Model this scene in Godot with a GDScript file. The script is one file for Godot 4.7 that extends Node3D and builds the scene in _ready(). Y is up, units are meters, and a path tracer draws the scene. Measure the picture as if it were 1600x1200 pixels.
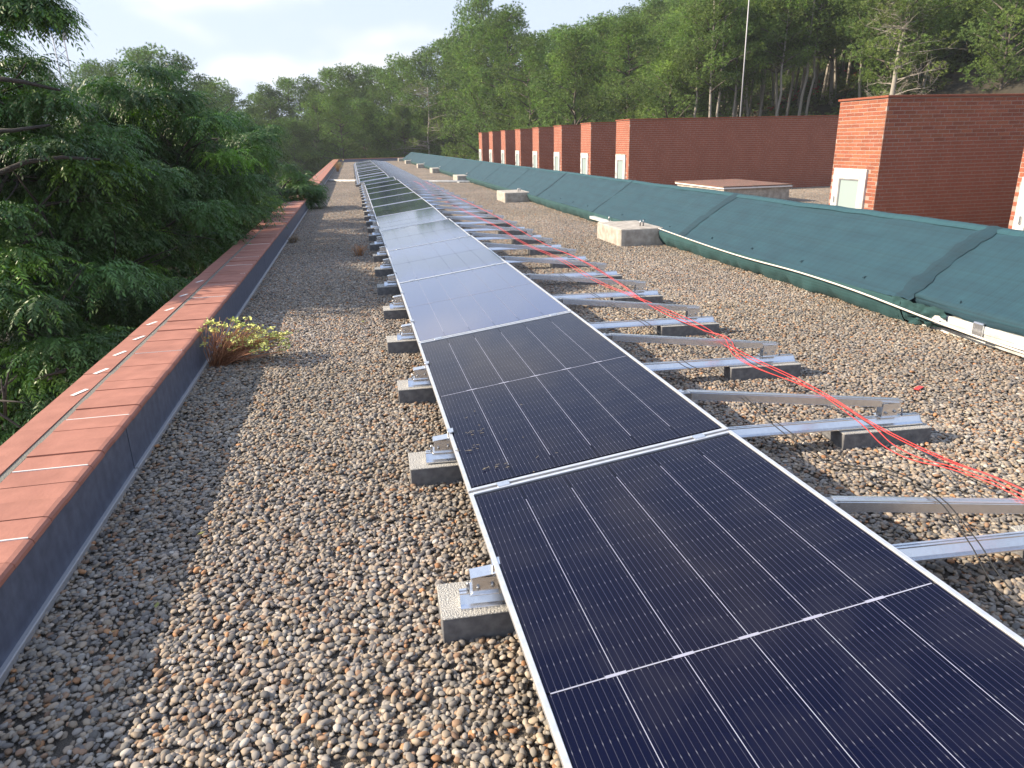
extends Node3D

# Flat gravel roof with a long row of solar panels, brick roof boxes, pine wood behind.
# Right is +x, up is +y, the row of panels runs away along -z.  Heights are above the gravel.

const EYE := Vector3(0, 1.5452, 0)
const LOW := Vector2(0.3345, 0.2312)      # low edge of the panel row (x, y)
const HIGH := Vector2(1.4479, 0.3804)     # high edge of the panel row
const PITCH := 2.3023                     # one panel and its gap along the row
const FIRST := 2.5286                     # far end of the nearest panel
const ROOF_END := 70.6

var used := {}
var rng := RandomNumberGenerator.new()
var M := {}


# ---------------------------------------------------------------- naming
func numbered(called: String) -> String:
	var n: int = used.get(called, 0)
	used[called] = n + 1
	return called if n == 0 else "%s_%03d" % [called, n]


func tag(o: Node, label := "", category := "", group := "", kind := "") -> Node:
	if label: o.set_meta("label", label)
	if category: o.set_meta("category", category)
	if group: o.set_meta("group", group)
	if kind: o.set_meta("kind", kind)
	return o


func thing(called: String, label: String, category: String, at := Vector3.ZERO, group := "") -> Node3D:
	var o := Node3D.new()
	o.name = numbered(called)
	add_child(o)
	o.position = at
	tag(o, label, category, group)
	return o


func part(called: String, mesh: Mesh, mat: Material, parent: Node) -> MeshInstance3D:
	var o := MeshInstance3D.new()
	o.name = called
	o.mesh = mesh
	o.material_override = mat
	parent.add_child(o, true)
	return o


func top(called: String, mesh: Mesh, mat: Material, label: String, category: String, group := "", kind := "") -> MeshInstance3D:
	var o := MeshInstance3D.new()
	o.name = numbered(called)
	o.mesh = mesh
	o.material_override = mat
	add_child(o)
	tag(o, label, category, group, kind)
	return o


func dup(root: Node3D, called: String, label: String, group := "") -> Node3D:
	var r: Node3D = root.duplicate()
	r.name = numbered(called)
	add_child(r)
	r.set_meta("label", label)
	if group: r.set_meta("group", group)
	return r


func many(called: String, mesh: Mesh, mat: Material, where: Array, tint: Array, parent: Node) -> MultiMeshInstance3D:
	var mm := MultiMesh.new()
	mm.transform_format = MultiMesh.TRANSFORM_3D
	mm.use_colors = tint.size() > 0
	mm.mesh = mesh
	mm.instance_count = where.size()
	for i in where.size():
		mm.set_instance_transform(i, where[i])
		if tint.size() > 0:
			mm.set_instance_color(i, tint[i])
	var o := MultiMeshInstance3D.new()
	o.name = called
	o.multimesh = mm
	o.material_override = mat
	parent.add_child(o, true)
	o.set_meta("kind", "stuff")
	return o


func ordinal(n: int) -> String:
	var ones := ["", "first", "second", "third", "fourth", "fifth", "sixth", "seventh", "eighth", "ninth", "tenth", "eleventh", "twelfth", "thirteenth", "fourteenth", "fifteenth", "sixteenth", "seventeenth", "eighteenth", "nineteenth"]
	var tens := ["", "", "twent", "thirt", "fort", "fift", "sixt", "sevent", "eight", "ninet"]
	if n >= 100:
		return "hundred and " + ordinal(n - 100) if n > 100 else "hundredth"
	if n < 20:
		return ones[n]
	return tens[n / 10] + ("ieth" if n % 10 == 0 else "y-" + ones[n % 10])


# ---------------------------------------------------------------- mesh building
class MB:
	var st := SurfaceTool.new()
	var tint := Color.WHITE

	func _init() -> void:
		st.begin(Mesh.PRIMITIVE_TRIANGLES)
		st.set_smooth_group(-1)

	func smooth(on: bool) -> void:
		st.set_smooth_group(0 if on else -1)

	func v(a: Vector3, uv := Vector2.ZERO) -> void:
		st.set_color(tint)
		st.set_uv(uv)
		st.add_vertex(a)

	func tri(a: Vector3, b: Vector3, c: Vector3) -> void:   # counter-clockwise from outside
		v(a); v(c); v(b)

	func quad(a: Vector3, b: Vector3, c: Vector3, d: Vector3) -> void:
		tri(a, b, c); tri(a, c, d)

	func quad_uv(a: Vector3, b: Vector3, c: Vector3, d: Vector3, u0: Vector2, u1: Vector2) -> void:
		var ub := Vector2(u1.x, u0.y)
		var ud := Vector2(u0.x, u1.y)
		v(a, u0); v(c, u1); v(b, ub)
		v(a, u0); v(d, ud); v(c, u1)

	func box(c: Vector3, s: Vector3, b := Basis(), bev := 0.0) -> void:
		var h := s * 0.5
		bev = minf(bev, minf(h.x, minf(h.y, h.z)) * 0.6)
		var p := {}
		for sx in [-1, 1]:
			for sy in [-1, 1]:
				for sz in [-1, 1]:
					for ax in 3:
						var q := Vector3(h.x - bev, h.y - bev, h.z - bev)
						q[ax] = h[ax]
						p[[sx, sy, sz, ax]] = c + b * Vector3(q.x * sx, q.y * sy, q.z * sz)
		for ax in 3:
			var u := (ax + 1) % 3
			var w := (ax + 2) % 3
			for sg in [-1, 1]:
				var k := []
				for uv in [[-1, -1], [1, -1], [1, 1], [-1, 1]]:
					var s3 := [0, 0, 0]
					s3[ax] = sg; s3[u] = uv[0]; s3[w] = uv[1]
					k.append(p[[s3[0], s3[1], s3[2], ax]])
				if sg > 0: quad(k[0], k[1], k[2], k[3])
				else: quad(k[3], k[2], k[1], k[0])
		if bev <= 0.0:
			return
		for ax in 3:                      # edges along ax
			var u := (ax + 1) % 3
			var w := (ax + 2) % 3
			for su in [-1, 1]:
				for sw in [-1, 1]:
					var lo := [0, 0, 0]
					var hi := [0, 0, 0]
					lo[ax] = -1; hi[ax] = 1
					lo[u] = su; hi[u] = su
					lo[w] = sw; hi[w] = sw
					var a: Vector3 = p[[lo[0], lo[1], lo[2], u]]
					var e: Vector3 = p[[hi[0], hi[1], hi[2], u]]
					var f: Vector3 = p[[hi[0], hi[1], hi[2], w]]
					var g: Vector3 = p[[lo[0], lo[1], lo[2], w]]
					if su * sw > 0: quad(a, g, f, e)
					else: quad(e, f, g, a)
		for sx in [-1, 1]:
			for sy in [-1, 1]:
				for sz in [-1, 1]:
					if sx * sy * sz > 0: tri(p[[sx, sy, sz, 0]], p[[sx, sy, sz, 1]], p[[sx, sy, sz, 2]])
					else: tri(p[[sx, sy, sz, 0]], p[[sx, sy, sz, 2]], p[[sx, sy, sz, 1]])

	func tube(pts: Array, r0: float, r1: float, n := 6) -> void:
		smooth(true)
		var rings := []
		var side := Vector3.RIGHT
		for i in pts.size():
			var d: Vector3 = (pts[mini(i + 1, pts.size() - 1)] - pts[maxi(i - 1, 0)]).normalized()
			side = side - d * side.dot(d)
			if side.length() < 0.05:
				side = d.cross(Vector3(0.3, 0.2, 0.9))
			side = side.normalized()
			var up := d.cross(side)
			var r := lerpf(r0, r1, float(i) / maxf(1.0, pts.size() - 1.0))
			var ring := []
			for k in n:
				var a := TAU * k / n
				ring.append(pts[i] + (side * cos(a) + up * sin(a)) * r)
			rings.append(ring)
		for i in rings.size() - 1:
			for k in n:
				var k2 := (k + 1) % n
				quad(rings[i][k], rings[i][k2], rings[i + 1][k2], rings[i + 1][k])
		for k in range(1, n - 1):
			tri(rings[0][0], rings[0][k + 1], rings[0][k])
			tri(rings[-1][0], rings[-1][k], rings[-1][k + 1])
		smooth(false)

	func done() -> ArrayMesh:
		st.generate_normals()
		return st.commit()


func raw(v: PackedVector3Array, c: PackedColorArray, nrm := PackedVector3Array()) -> ArrayMesh:
	var a := []
	a.resize(Mesh.ARRAY_MAX)
	a[Mesh.ARRAY_VERTEX] = v
	a[Mesh.ARRAY_COLOR] = c
	if nrm.size(): a[Mesh.ARRAY_NORMAL] = nrm
	var m := ArrayMesh.new()
	m.add_surface_from_arrays(Mesh.PRIMITIVE_TRIANGLES, a)
	return m


func R(a: float, b: float) -> float:
	return rng.randf_range(a, b)


# ---------------------------------------------------------------- materials
func lin(r: float, g: float, b: float) -> Color:
	return Color(r, g, b).linear_to_srgb()


func noise_tex(sd: int, freq: float, lo: Color, hi: Color, size := 512, oct := 4, mid := -1.0) -> NoiseTexture2D:
	var n := FastNoiseLite.new()
	n.seed = sd
	n.frequency = freq
	n.noise_type = FastNoiseLite.TYPE_SIMPLEX_SMOOTH
	n.fractal_octaves = oct
	var t := NoiseTexture2D.new()
	t.width = size; t.height = size
	t.seamless = true
	t.noise = n
	var g := Gradient.new()
	g.set_color(0, lo); g.set_color(1, hi)
	if mid >= 0.0:
		g.set_offset(0, clampf(mid - 0.22, 0, 1)); g.set_offset(1, clampf(mid + 0.22, 0, 1))
	t.color_ramp = g
	return t


func mat(c: Color, rough := 0.8, metal := 0.0) -> StandardMaterial3D:
	var m := StandardMaterial3D.new()
	m.albedo_color = c
	m.roughness = rough
	m.metallic = metal
	return m


func grain(m: StandardMaterial3D, t: Texture2D, scale: float, bump: Texture2D = null, deep := 0.0) -> StandardMaterial3D:
	m.albedo_texture = t
	m.uv1_triplanar = true
	m.uv1_scale = Vector3.ONE * scale
	if bump:
		m.heightmap_enabled = true
		m.heightmap_texture = bump
		m.heightmap_scale = deep
	return m


func stain(m: StandardMaterial3D, t: Texture2D, scale: Vector3, mix := false) -> StandardMaterial3D:   # wear that runs on across neighbouring pieces
	m.detail_enabled = true
	m.detail_blend_mode = BaseMaterial3D.BLEND_MODE_MIX if mix else BaseMaterial3D.BLEND_MODE_MUL
	m.detail_uv_layer = BaseMaterial3D.DETAIL_UV_2
	m.detail_albedo = t
	m.uv2_triplanar = true
	m.uv2_world_triplanar = true
	m.uv2_scale = scale
	return m


func tinted(rough := 0.85) -> StandardMaterial3D:
	var m := StandardMaterial3D.new()
	m.vertex_color_use_as_albedo = true
	m.roughness = rough
	return m


func materials() -> void:
	var soft := noise_tex(3, 0.012, Color(0.72, 0.72, 0.72), Color(1, 1, 1))
	var fine := noise_tex(4, 0.09, Color(0.55, 0.55, 0.55), Color(1, 1, 1), 512, 3, 0.5)
	var speck := noise_tex(5, 0.16, Color(0.30, 0.30, 0.30), Color(1, 1, 1), 512, 2, 0.42)
	var rough_h := noise_tex(6, 0.07, Color.BLACK, Color.WHITE, 512, 4)
	M.soft = soft; M.fine = fine; M.speck = speck; M.rough_h = rough_h
	M.pebble = tinted(0.75)
	M.grit = grain(mat(lin(0.20, 0.17, 0.14), 0.95), speck, 6.0, rough_h, 1.0)
	M.alu = grain(mat(lin(0.80, 0.82, 0.86), 0.27, 0.92), noise_tex(7, 0.02, Color(0.93, 0.93, 0.93), Color.WHITE), 3.0)
	M.frame = grain(mat(lin(0.82, 0.83, 0.85), 0.42, 0.75), noise_tex(8, 0.02, Color(0.9, 0.9, 0.9), Color.WHITE), 2.0)
	M.steel = mat(lin(0.35, 0.35, 0.36), 0.35, 1.0)
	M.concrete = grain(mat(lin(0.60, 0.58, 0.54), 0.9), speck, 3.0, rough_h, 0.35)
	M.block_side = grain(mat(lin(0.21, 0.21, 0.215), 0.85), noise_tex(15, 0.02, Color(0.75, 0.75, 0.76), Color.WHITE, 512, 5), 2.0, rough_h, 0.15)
	M.cast = grain(mat(lin(0.56, 0.52, 0.47), 0.9), noise_tex(9, 0.015, Color(0.74, 0.73, 0.72), Color.WHITE, 512, 5), 0.9, rough_h, 0.2)
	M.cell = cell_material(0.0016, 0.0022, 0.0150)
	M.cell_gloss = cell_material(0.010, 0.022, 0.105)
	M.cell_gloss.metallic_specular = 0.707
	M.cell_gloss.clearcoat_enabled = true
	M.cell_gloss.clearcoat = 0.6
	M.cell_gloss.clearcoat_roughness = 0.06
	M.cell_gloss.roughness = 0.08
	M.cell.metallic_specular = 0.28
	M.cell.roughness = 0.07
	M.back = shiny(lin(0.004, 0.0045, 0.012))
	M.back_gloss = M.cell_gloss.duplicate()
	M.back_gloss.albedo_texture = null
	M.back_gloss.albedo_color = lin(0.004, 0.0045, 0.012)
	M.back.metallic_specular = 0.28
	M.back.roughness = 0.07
	M.ribbon = shiny(lin(0.30, 0.31, 0.40))
	M.zinc = grain(mat(lin(0.17, 0.205, 0.29), 0.5, 0.35), noise_tex(10, 0.03, Color(0.82, 0.82, 0.84), Color.WHITE, 512, 5), 0.8)
	M.zinc_edge = mat(lin(0.36, 0.36, 0.38), 0.55, 0.3)
	M.black = mat(lin(0.012, 0.012, 0.013), 0.6)
	M.red = mat(lin(0.56, 0.05, 0.045), 0.45)
	M.white = grain(mat(lin(0.72, 0.72, 0.70), 0.5), soft, 0.8)
	M.rope = mat(lin(0.62, 0.58, 0.52), 0.9)
	M.mortar = grain(mat(lin(0.66, 0.49, 0.42), 0.95), fine, 3.0)
	M.joint = grain(mat(lin(0.34, 0.33, 0.29), 0.95), speck, 5.0, rough_h, 0.4)
	M.lime = mat(lin(0.72, 0.70, 0.68), 0.9)
	M.pane = mat(lin(0.30, 0.37, 0.37), 0.28)
	M.bark = grain(mat(lin(0.24, 0.205, 0.18), 0.95), noise_tex(11, 0.05, Color(0.45, 0.45, 0.45), Color.WHITE), 1.6)
	M.limb = grain(mat(lin(0.10, 0.085, 0.075), 0.95), noise_tex(12, 0.05, Color(0.45, 0.45, 0.45), Color.WHITE), 2.5)
	M.dry = tinted(0.9)
	M.soil = grain(mat(lin(0.085, 0.07, 0.05), 0.98), noise_tex(13, 0.03, Color(0.35, 0.36, 0.30), Color.WHITE, 512, 5), 0.18)
	M.wall = grain(mat(lin(0.34, 0.16, 0.11), 0.9), soft, 0.5)
	M.blue = mat(lin(0.05, 0.16, 0.45), 0.5)
	M.bark_pale = grain(mat(lin(0.54, 0.49, 0.43), 0.95), noise_tex(14, 0.05, Color(0.5, 0.5, 0.5), Color.WHITE), 1.6)
	var leaf := tinted(0.5)
	leaf.backlight_enabled = true
	leaf.backlight = Color(0.62, 0.80, 0.18)
	M.leaf = leaf
	var needle := tinted(0.7)
	needle.backlight_enabled = true
	needle.backlight = Color(0.55, 0.65, 0.25)
	M.needle = needle
	M.bricks = []
	for i in 6:
		var k := 0.82 + 0.06 * i
		M.bricks.append(grain(mat(lin(0.55 * k, 0.17 * k * (1.0 + 0.05 * (i % 3)), 0.098 * k), 0.9), fine, 2.0))
	M.slab = []
	for i in 3:
		M.slab.append(grain(mat(lin(0.27 + 0.02 * i, 0.155, 0.115), 0.9), fine, 1.5))
	M.tiles = []
	for i in 5:
		var k := 0.96 + 0.015 * i
		M.tiles.append(grain(mat(lin(0.42 * k, 0.180 * k, 0.130 * k), 0.8), noise_tex(30 + i, 0.012, Color(0.90, 0.88, 0.88), Color.WHITE, 256, 5), 1.3, rough_h, 0.06))
	var wear := noise_tex(41, 0.014, Color(0.91, 0.90, 0.89), Color(1, 1, 1), 512, 6)
	var streak := noise_tex(42, 0.02, Color(0.88, 0.88, 0.89), Color(1.0, 1.0, 1.0), 512, 5)
	var dust := noise_tex(43, 0.010, Color(0.42, 0.41, 0.40, 0.0), Color(0.42, 0.41, 0.40, 0.045), 512, 6, 0.60)
	for q in M.tiles: stain(q, wear, Vector3(0.9, 0.9, 0.9))
	for q in M.bricks: stain(q, wear, Vector3(0.35, 0.28, 0.35))
	stain(M.mortar, wear, Vector3(0.35, 0.28, 0.35))
	stain(M.zinc, streak, Vector3(1.3, 0.35, 1.3))
	stain(M.cast, wear, Vector3(0.8, 0.6, 0.8))
	stain(M.block_side, streak, Vector3(1.5, 1.5, 1.5))
	stain(M.cell, dust, Vector3(0.55, 0.55, 0.55), true)
	stain(M.back, dust, Vector3(0.55, 0.55, 0.55), true)
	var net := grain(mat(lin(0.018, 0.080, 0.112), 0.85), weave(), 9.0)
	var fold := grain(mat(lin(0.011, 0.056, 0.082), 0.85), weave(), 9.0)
	for q in [net, fold]:
		q.detail_enabled = true
		q.detail_blend_mode = BaseMaterial3D.BLEND_MODE_MUL
		q.detail_uv_layer = BaseMaterial3D.DETAIL_UV_2
		q.detail_albedo = noise_tex(21, 0.012, Color(0.80, 0.82, 0.85), Color(1, 1, 1), 512, 5)
		q.uv2_triplanar = true
		q.uv2_scale = Vector3(0.9, 0.5, 0.28)
	net.rim_enabled = true
	net.rim = 0.12
	M.net = net
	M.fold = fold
	M.hem = grain(mat(lin(0.026, 0.098, 0.125), 0.9), weave(), 9.0)
	M.skirt = grain(mat(lin(0.034, 0.108, 0.118), 0.9), weave(), 9.0)


func shiny(c: Color) -> StandardMaterial3D:
	var m := mat(c, 0.10)
	m.metallic_specular = 0.5
	return m


func weave() -> ImageTexture:
	var im := Image.create(256, 256, false, Image.FORMAT_RGB8)
	var r := RandomNumberGenerator.new()
	r.seed = 77
	var rows := []
	for i in 64:
		rows.append(r.randf_range(0.78, 1.0))
	for y in 256:
		for x in 256:
			var k: float = rows[y / 4] * (0.80 + 0.2 * absf(sin(PI * (x % 8) / 8.0 + (PI * 0.5 if (y / 4) % 2 else 0.0))))
			k = clampf(k + r.randf_range(-0.08, 0.08), 0, 1)
			im.set_pixel(x, y, Color(k, k, k))
	return ImageTexture.create_from_image(im)


func cell_material(r: float, g: float, b: float) -> StandardMaterial3D:
	# what is printed on one half cell: ten thin bus wires with solder pads at the edges
	var im := Image.create(320, 160, false, Image.FORMAT_RGB8)
	var base := Color(r, g, b)
	for y in 160:
		for x in 320:
			var c := base
			var fx := fposmod(x / 32.0, 1.0) * 32.0
			var near_edge := y < 12 or y > 147
			if fx >= 15.0 and fx < 16.5:
				c = Color(0.062, 0.062, 0.088)
				if near_edge: c = Color(0.13, 0.13, 0.155)
			elif near_edge and fx >= 14.0 and fx < 18.0 and (y < 5 or y > 154):
				c = Color(0.12, 0.13, 0.17)
			elif y % 6 == 0:
				c = base * 1.35
			im.set_pixel(x, y, c.linear_to_srgb())
	var m := shiny(Color.WHITE)
	m.albedo_texture = ImageTexture.create_from_image(im)
	return m


# ---------------------------------------------------------------- light and sky
func sky_image(sun: Vector3) -> ImageTexture:
	var w := 1024
	var h := 512
	var im := Image.create(w, h, false, Image.FORMAT_RGBF)
	var n := FastNoiseLite.new()
	n.seed = 12
	n.frequency = 1.3
	n.fractal_octaves = 5
	for y in h:
		var el := PI * (0.5 - (y + 0.5) / h)
		var se := sin(el)
		var up := clampf(se, 0.0, 1.0)
		var k := pow(up, 0.85)
		for x in w:
			var az := TAU * (x + 0.5) / w
			var d := Vector3(sin(az) * cos(el), se, -cos(az) * cos(el))
			var gamma := rad_to_deg(acos(clampf(d.dot(sun), -1, 1)))
			var c := Color(0.72, 0.83, 0.98).lerp(Color(0.38, 0.55, 0.92), k)
			var glow := 0.75 * exp(-gamma / 28.0) + 1.3 * exp(-gamma / 9.0)
			c += Color(1.0, 0.985, 0.96) * glow
			var q := d / (0.18 + up)
			var cl := smoothstep(0.02, 0.5, n.get_noise_3d(q.x * 0.9, 1.7, q.z * 0.9) + 0.12 * exp(-pow((up - 0.2) / 0.15, 2.0)))
			cl *= smoothstep(0.0, 0.06, up)
			c = c.lerp(Color(1.0, 1.0, 1.0) * (1.06 + 0.6 * exp(-gamma / 35.0)), 0.78 * cl)
			im.set_pixel(x, y, c)
	return ImageTexture.create_from_image(im)


func camera_and_light() -> void:
	var pitch := 0.32807
	var yaw := 0.20306
	var roll := -0.02322
	var fw := Vector3(sin(yaw) * cos(pitch), -sin(pitch), -cos(yaw) * cos(pitch))
	var rt := Vector3(cos(yaw), 0, sin(yaw))
	var up := rt.cross(fw)
	var r2 := rt * cos(roll) + up * sin(roll)
	var u2 := up * cos(roll) - rt * sin(roll)
	var cam := Camera3D.new()
	cam.name = "camera"
	add_child(cam)
	cam.transform = Transform3D(Basis(r2, u2, -fw), EYE)
	cam.fov = 56.478
	cam.near = 0.05
	cam.far = 600.0
	cam.current = true
	var sun_at := Vector3(-1.69, 1.0, -0.30).normalized()
	var sun := DirectionalLight3D.new()
	sun.name = "sun"
	add_child(sun)
	sun.look_at_from_position(sun_at * 50.0, Vector3.ZERO, Vector3.UP)
	sun.light_color = Color(1.0, 0.93, 0.82)
	sun.light_energy = 1.6
	sun.light_angular_distance = 0.53
	sun.shadow_enabled = true
	var sky := Sky.new()
	var pm := PanoramaSkyMaterial.new()
	pm.panorama = sky_image(sun_at)
	sky.sky_material = pm
	var e := Environment.new()
	e.background_mode = Environment.BG_SKY
	e.sky = sky
	e.tonemap_mode = Environment.TONE_MAPPER_LINEAR
	e.tonemap_exposure = 2.05
	e.background_energy_multiplier = 0.54
	e.fog_enabled = true
	e.fog_density = 0.0006
	e.fog_light_color = Color(0.93, 0.96, 1.0)
	e.ssao_enabled = true
	e.ssil_enabled = true
	e.sdfgi_enabled = true
	var we := WorldEnvironment.new()
	we.name = "world"
	we.environment = e
	add_child(we)


# ---------------------------------------------------------------- ground and building
func hill(x: float, d: float) -> float:       # height of the land, d metres ahead
	var a := 0.42 * (x - 17.0) - 1.0
	var b := 0.06 * (d - 76.0) - 3.8
	var s := 0.9
	var lo := -3.8
	var m := maxf(a, maxf(b, lo))
	return minf(26.0, m + s * log(exp((a - m) / s) + exp((b - m) / s) + exp((lo - m) / s)) - 0.35)


func land() -> void:
	var mb := MB.new()
	mb.smooth(true)
	var n := FastNoiseLite.new()
	n.seed = 5
	n.frequency = 0.09
	var xs := []
	var zs := []
	for i in 64: xs.append(lerpf(-1.0, 1.0, i / 63.0))
	for i in xs.size(): xs[i] = signf(xs[i]) * (absf(xs[i]) * 60.0 + pow(absf(xs[i]), 4.0) * 220.0) + 20.0
	for i in 70: zs.append(-60.0 + i * 2.9 + pow(i / 69.0, 5.0) * 180.0)
	var grid := []
	for x in xs:
		var col := []
		for z in zs:
			var y := hill(x, z)
			if x > 18.0 or z > 73.0: y += n.get_noise_2d(x, z) * 0.9
			if x > -1.6 and x < 17.0 and z < 71.0 and z > -6.0: y = -3.9
			col.append(Vector3(x, y, -z))
		grid.append(col)
	for i in xs.size() - 1:
		for j in zs.size() - 1:
			mb.quad(grid[i][j], grid[i + 1][j], grid[i + 1][j + 1], grid[i][j + 1])
	top("ground", mb.done(), M.soil, "dark wooded ground and hillside around the building", "ground", "", "structure")


func building() -> void:
	var b := thing("flat_roof_building", "low brick building under the gravel roof", "building")
	var mb := MB.new()
	mb.box(Vector3(7.4, -2.0, -32.3), Vector3(17.9, 3.6, 76.4))
	part("wall", mb.done(), M.wall, b)
	mb = MB.new()
	mb.box(Vector3(7.4, -0.12, -32.3), Vector3(18.1, 0.16, 76.6))
	part("roof_slab", mb.done(), M.cast, b)
	mb = MB.new()
	mb.quad(Vector3(-1.2, -0.006, 6), Vector3(16.4, -0.006, 6), Vector3(16.4, -0.006, -70.3), Vector3(-1.2, -0.006, -70.3))
	top("roof_gravel_bed", mb.done(), M.grit, "grey brown grit under the pebbles of the flat roof", "roof surface", "", "structure")


func icosphere() -> Array:            # 80 triangles
	var t := (1.0 + sqrt(5.0)) / 2.0
	var v := [Vector3(-1, t, 0), Vector3(1, t, 0), Vector3(-1, -t, 0), Vector3(1, -t, 0), Vector3(0, -1, t), Vector3(0, 1, t), Vector3(0, -1, -t), Vector3(0, 1, -t), Vector3(t, 0, -1), Vector3(t, 0, 1), Vector3(-t, 0, -1), Vector3(-t, 0, 1)]
	for i in 12: v[i] = v[i].normalized()
	var f := [[0, 11, 5], [0, 5, 1], [0, 1, 7], [0, 7, 10], [0, 10, 11], [1, 5, 9], [5, 11, 4], [11, 10, 2], [10, 7, 6], [7, 1, 8], [3, 9, 4], [3, 4, 2], [3, 2, 6], [3, 6, 8], [3, 8, 9], [4, 9, 5], [2, 4, 11], [6, 2, 10], [8, 6, 7], [9, 8, 1]]
	var out := []
	for q in f:
		var a: Vector3 = v[q[0]]
		var b: Vector3 = v[q[1]]
		var c: Vector3 = v[q[2]]
		var ab := (a + b).normalized()
		var bc := (b + c).normalized()
		var ca := (c + a).normalized()
		for w in [[a, ab, ca], [b, bc, ab], [c, ca, bc], [ab, bc, ca]]:
			out.append_array([w[0], w[2], w[1]])     # clockwise
	return out


func pebble_tone() -> Color:
	var k := rng.randf()
	var b := R(0.75, 1.22)
	if k < 0.34: return Color(0.211, 0.189, 0.166) * b        # grey
	if k < 0.60: return Color(0.260, 0.207, 0.154) * b          # beige
	if k < 0.72: return Color(0.314, 0.264, 0.213) * b           # pale
	if k < 0.86: return Color(0.121, 0.110, 0.102) * b         # dark
	if k < 0.95: return Color(0.224, 0.141, 0.090) * b          # brown
	if k < 0.975: return Color(0.305, 0.154, 0.073) * b        # rust
	return Color(0.359, 0.330, 0.290) * minf(b, 1.15)            # white


func gravel() -> void:
	var root := thing("gravel", "loose rounded pebbles in grey, beige and rust covering the flat roof", "gravel")
	root.set_meta("kind", "stuff")
	rng.seed = 41
	var ball := icosphere()
	var side := 0.5
	var shapes := []
	for s in 5:
		var n := FastNoiseLite.new()
		n.seed = 100 + s
		n.frequency = 0.55
		var vs := PackedVector3Array()
		for a in ball:
			vs.append(a * (1.0 + 0.32 * n.get_noise_3dv(a * 2.0)))
		var ns := PackedVector3Array()
		for a in ball:
			ns.append(a)
		shapes.append([vs, ns])
	var tiles := []
	for k in 6:
		var v := PackedVector3Array()
		var c := PackedColorArray()
		var nn := PackedVector3Array()
		for i in 1350:
			var sh: Array = shapes[rng.randi() % 5]
			var big := pow(rng.randf(), 1.6)
			var l := lerpf(0.0070, 0.0150, big)
			var sc := Vector3(l * R(0.95, 1.25), l * R(0.42, 0.72), l * R(0.62, 0.95))
			var bs := Basis(Vector3.UP, R(0, TAU)) * Basis(Vector3(R(-1, 1), 0, R(-1, 1)).normalized(), R(0, 0.5))
			var at := Vector3(R(-0.5, 0.5) * side, R(-0.007, 0.009), R(-0.5, 0.5) * side)
			var col := pebble_tone()
			var m := bs * Basis.from_scale(sc)
			var mn := bs * Basis.from_scale(Vector3(1 / sc.x, 1 / sc.y, 1 / sc.z) * l)
			for j in sh[0].size():
				v.append(at + m * sh[0][j])
				nn.append((mn * sh[1][j]).normalized())
				c.append(col)
		tiles.append(raw(v, c, nn))
	var where := [[], [], [], [], [], []]
	var tone := [[], [], [], [], [], []]
	var x := -1.2 + side * 0.5
	var n2 := FastNoiseLite.new()
	n2.seed = 8
	n2.frequency = 0.35
	while x < 16.2:
		var d := -0.5
		while d < 70.2:
			if not (x > 5.6 and (x > 7.4 and d < 4.0 or d > 34.0)):
				var k := rng.randi() % 6
				var b := Basis(Vector3.UP, (rng.randi() % 4) * PI / 2)
				if rng.randf() < 0.5: b = b * Basis.from_scale(Vector3(-1, 1, 1))
				where[k].append(Transform3D(b, Vector3(x, 0.003 * n2.get_noise_2d(x * 3.0, d * 3.0), -d)))
				var g := 1.04 + 0.30 * n2.get_noise_2d(x, d)
				tone[k].append(Color(g, g, g * (1.0 - 0.05 * n2.get_noise_2d(x + 50.0, d))))
			d += side
		x += side
	for k in 6:
		many("pebbles", tiles[k], M.pebble, where[k], tone[k], root)


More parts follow.
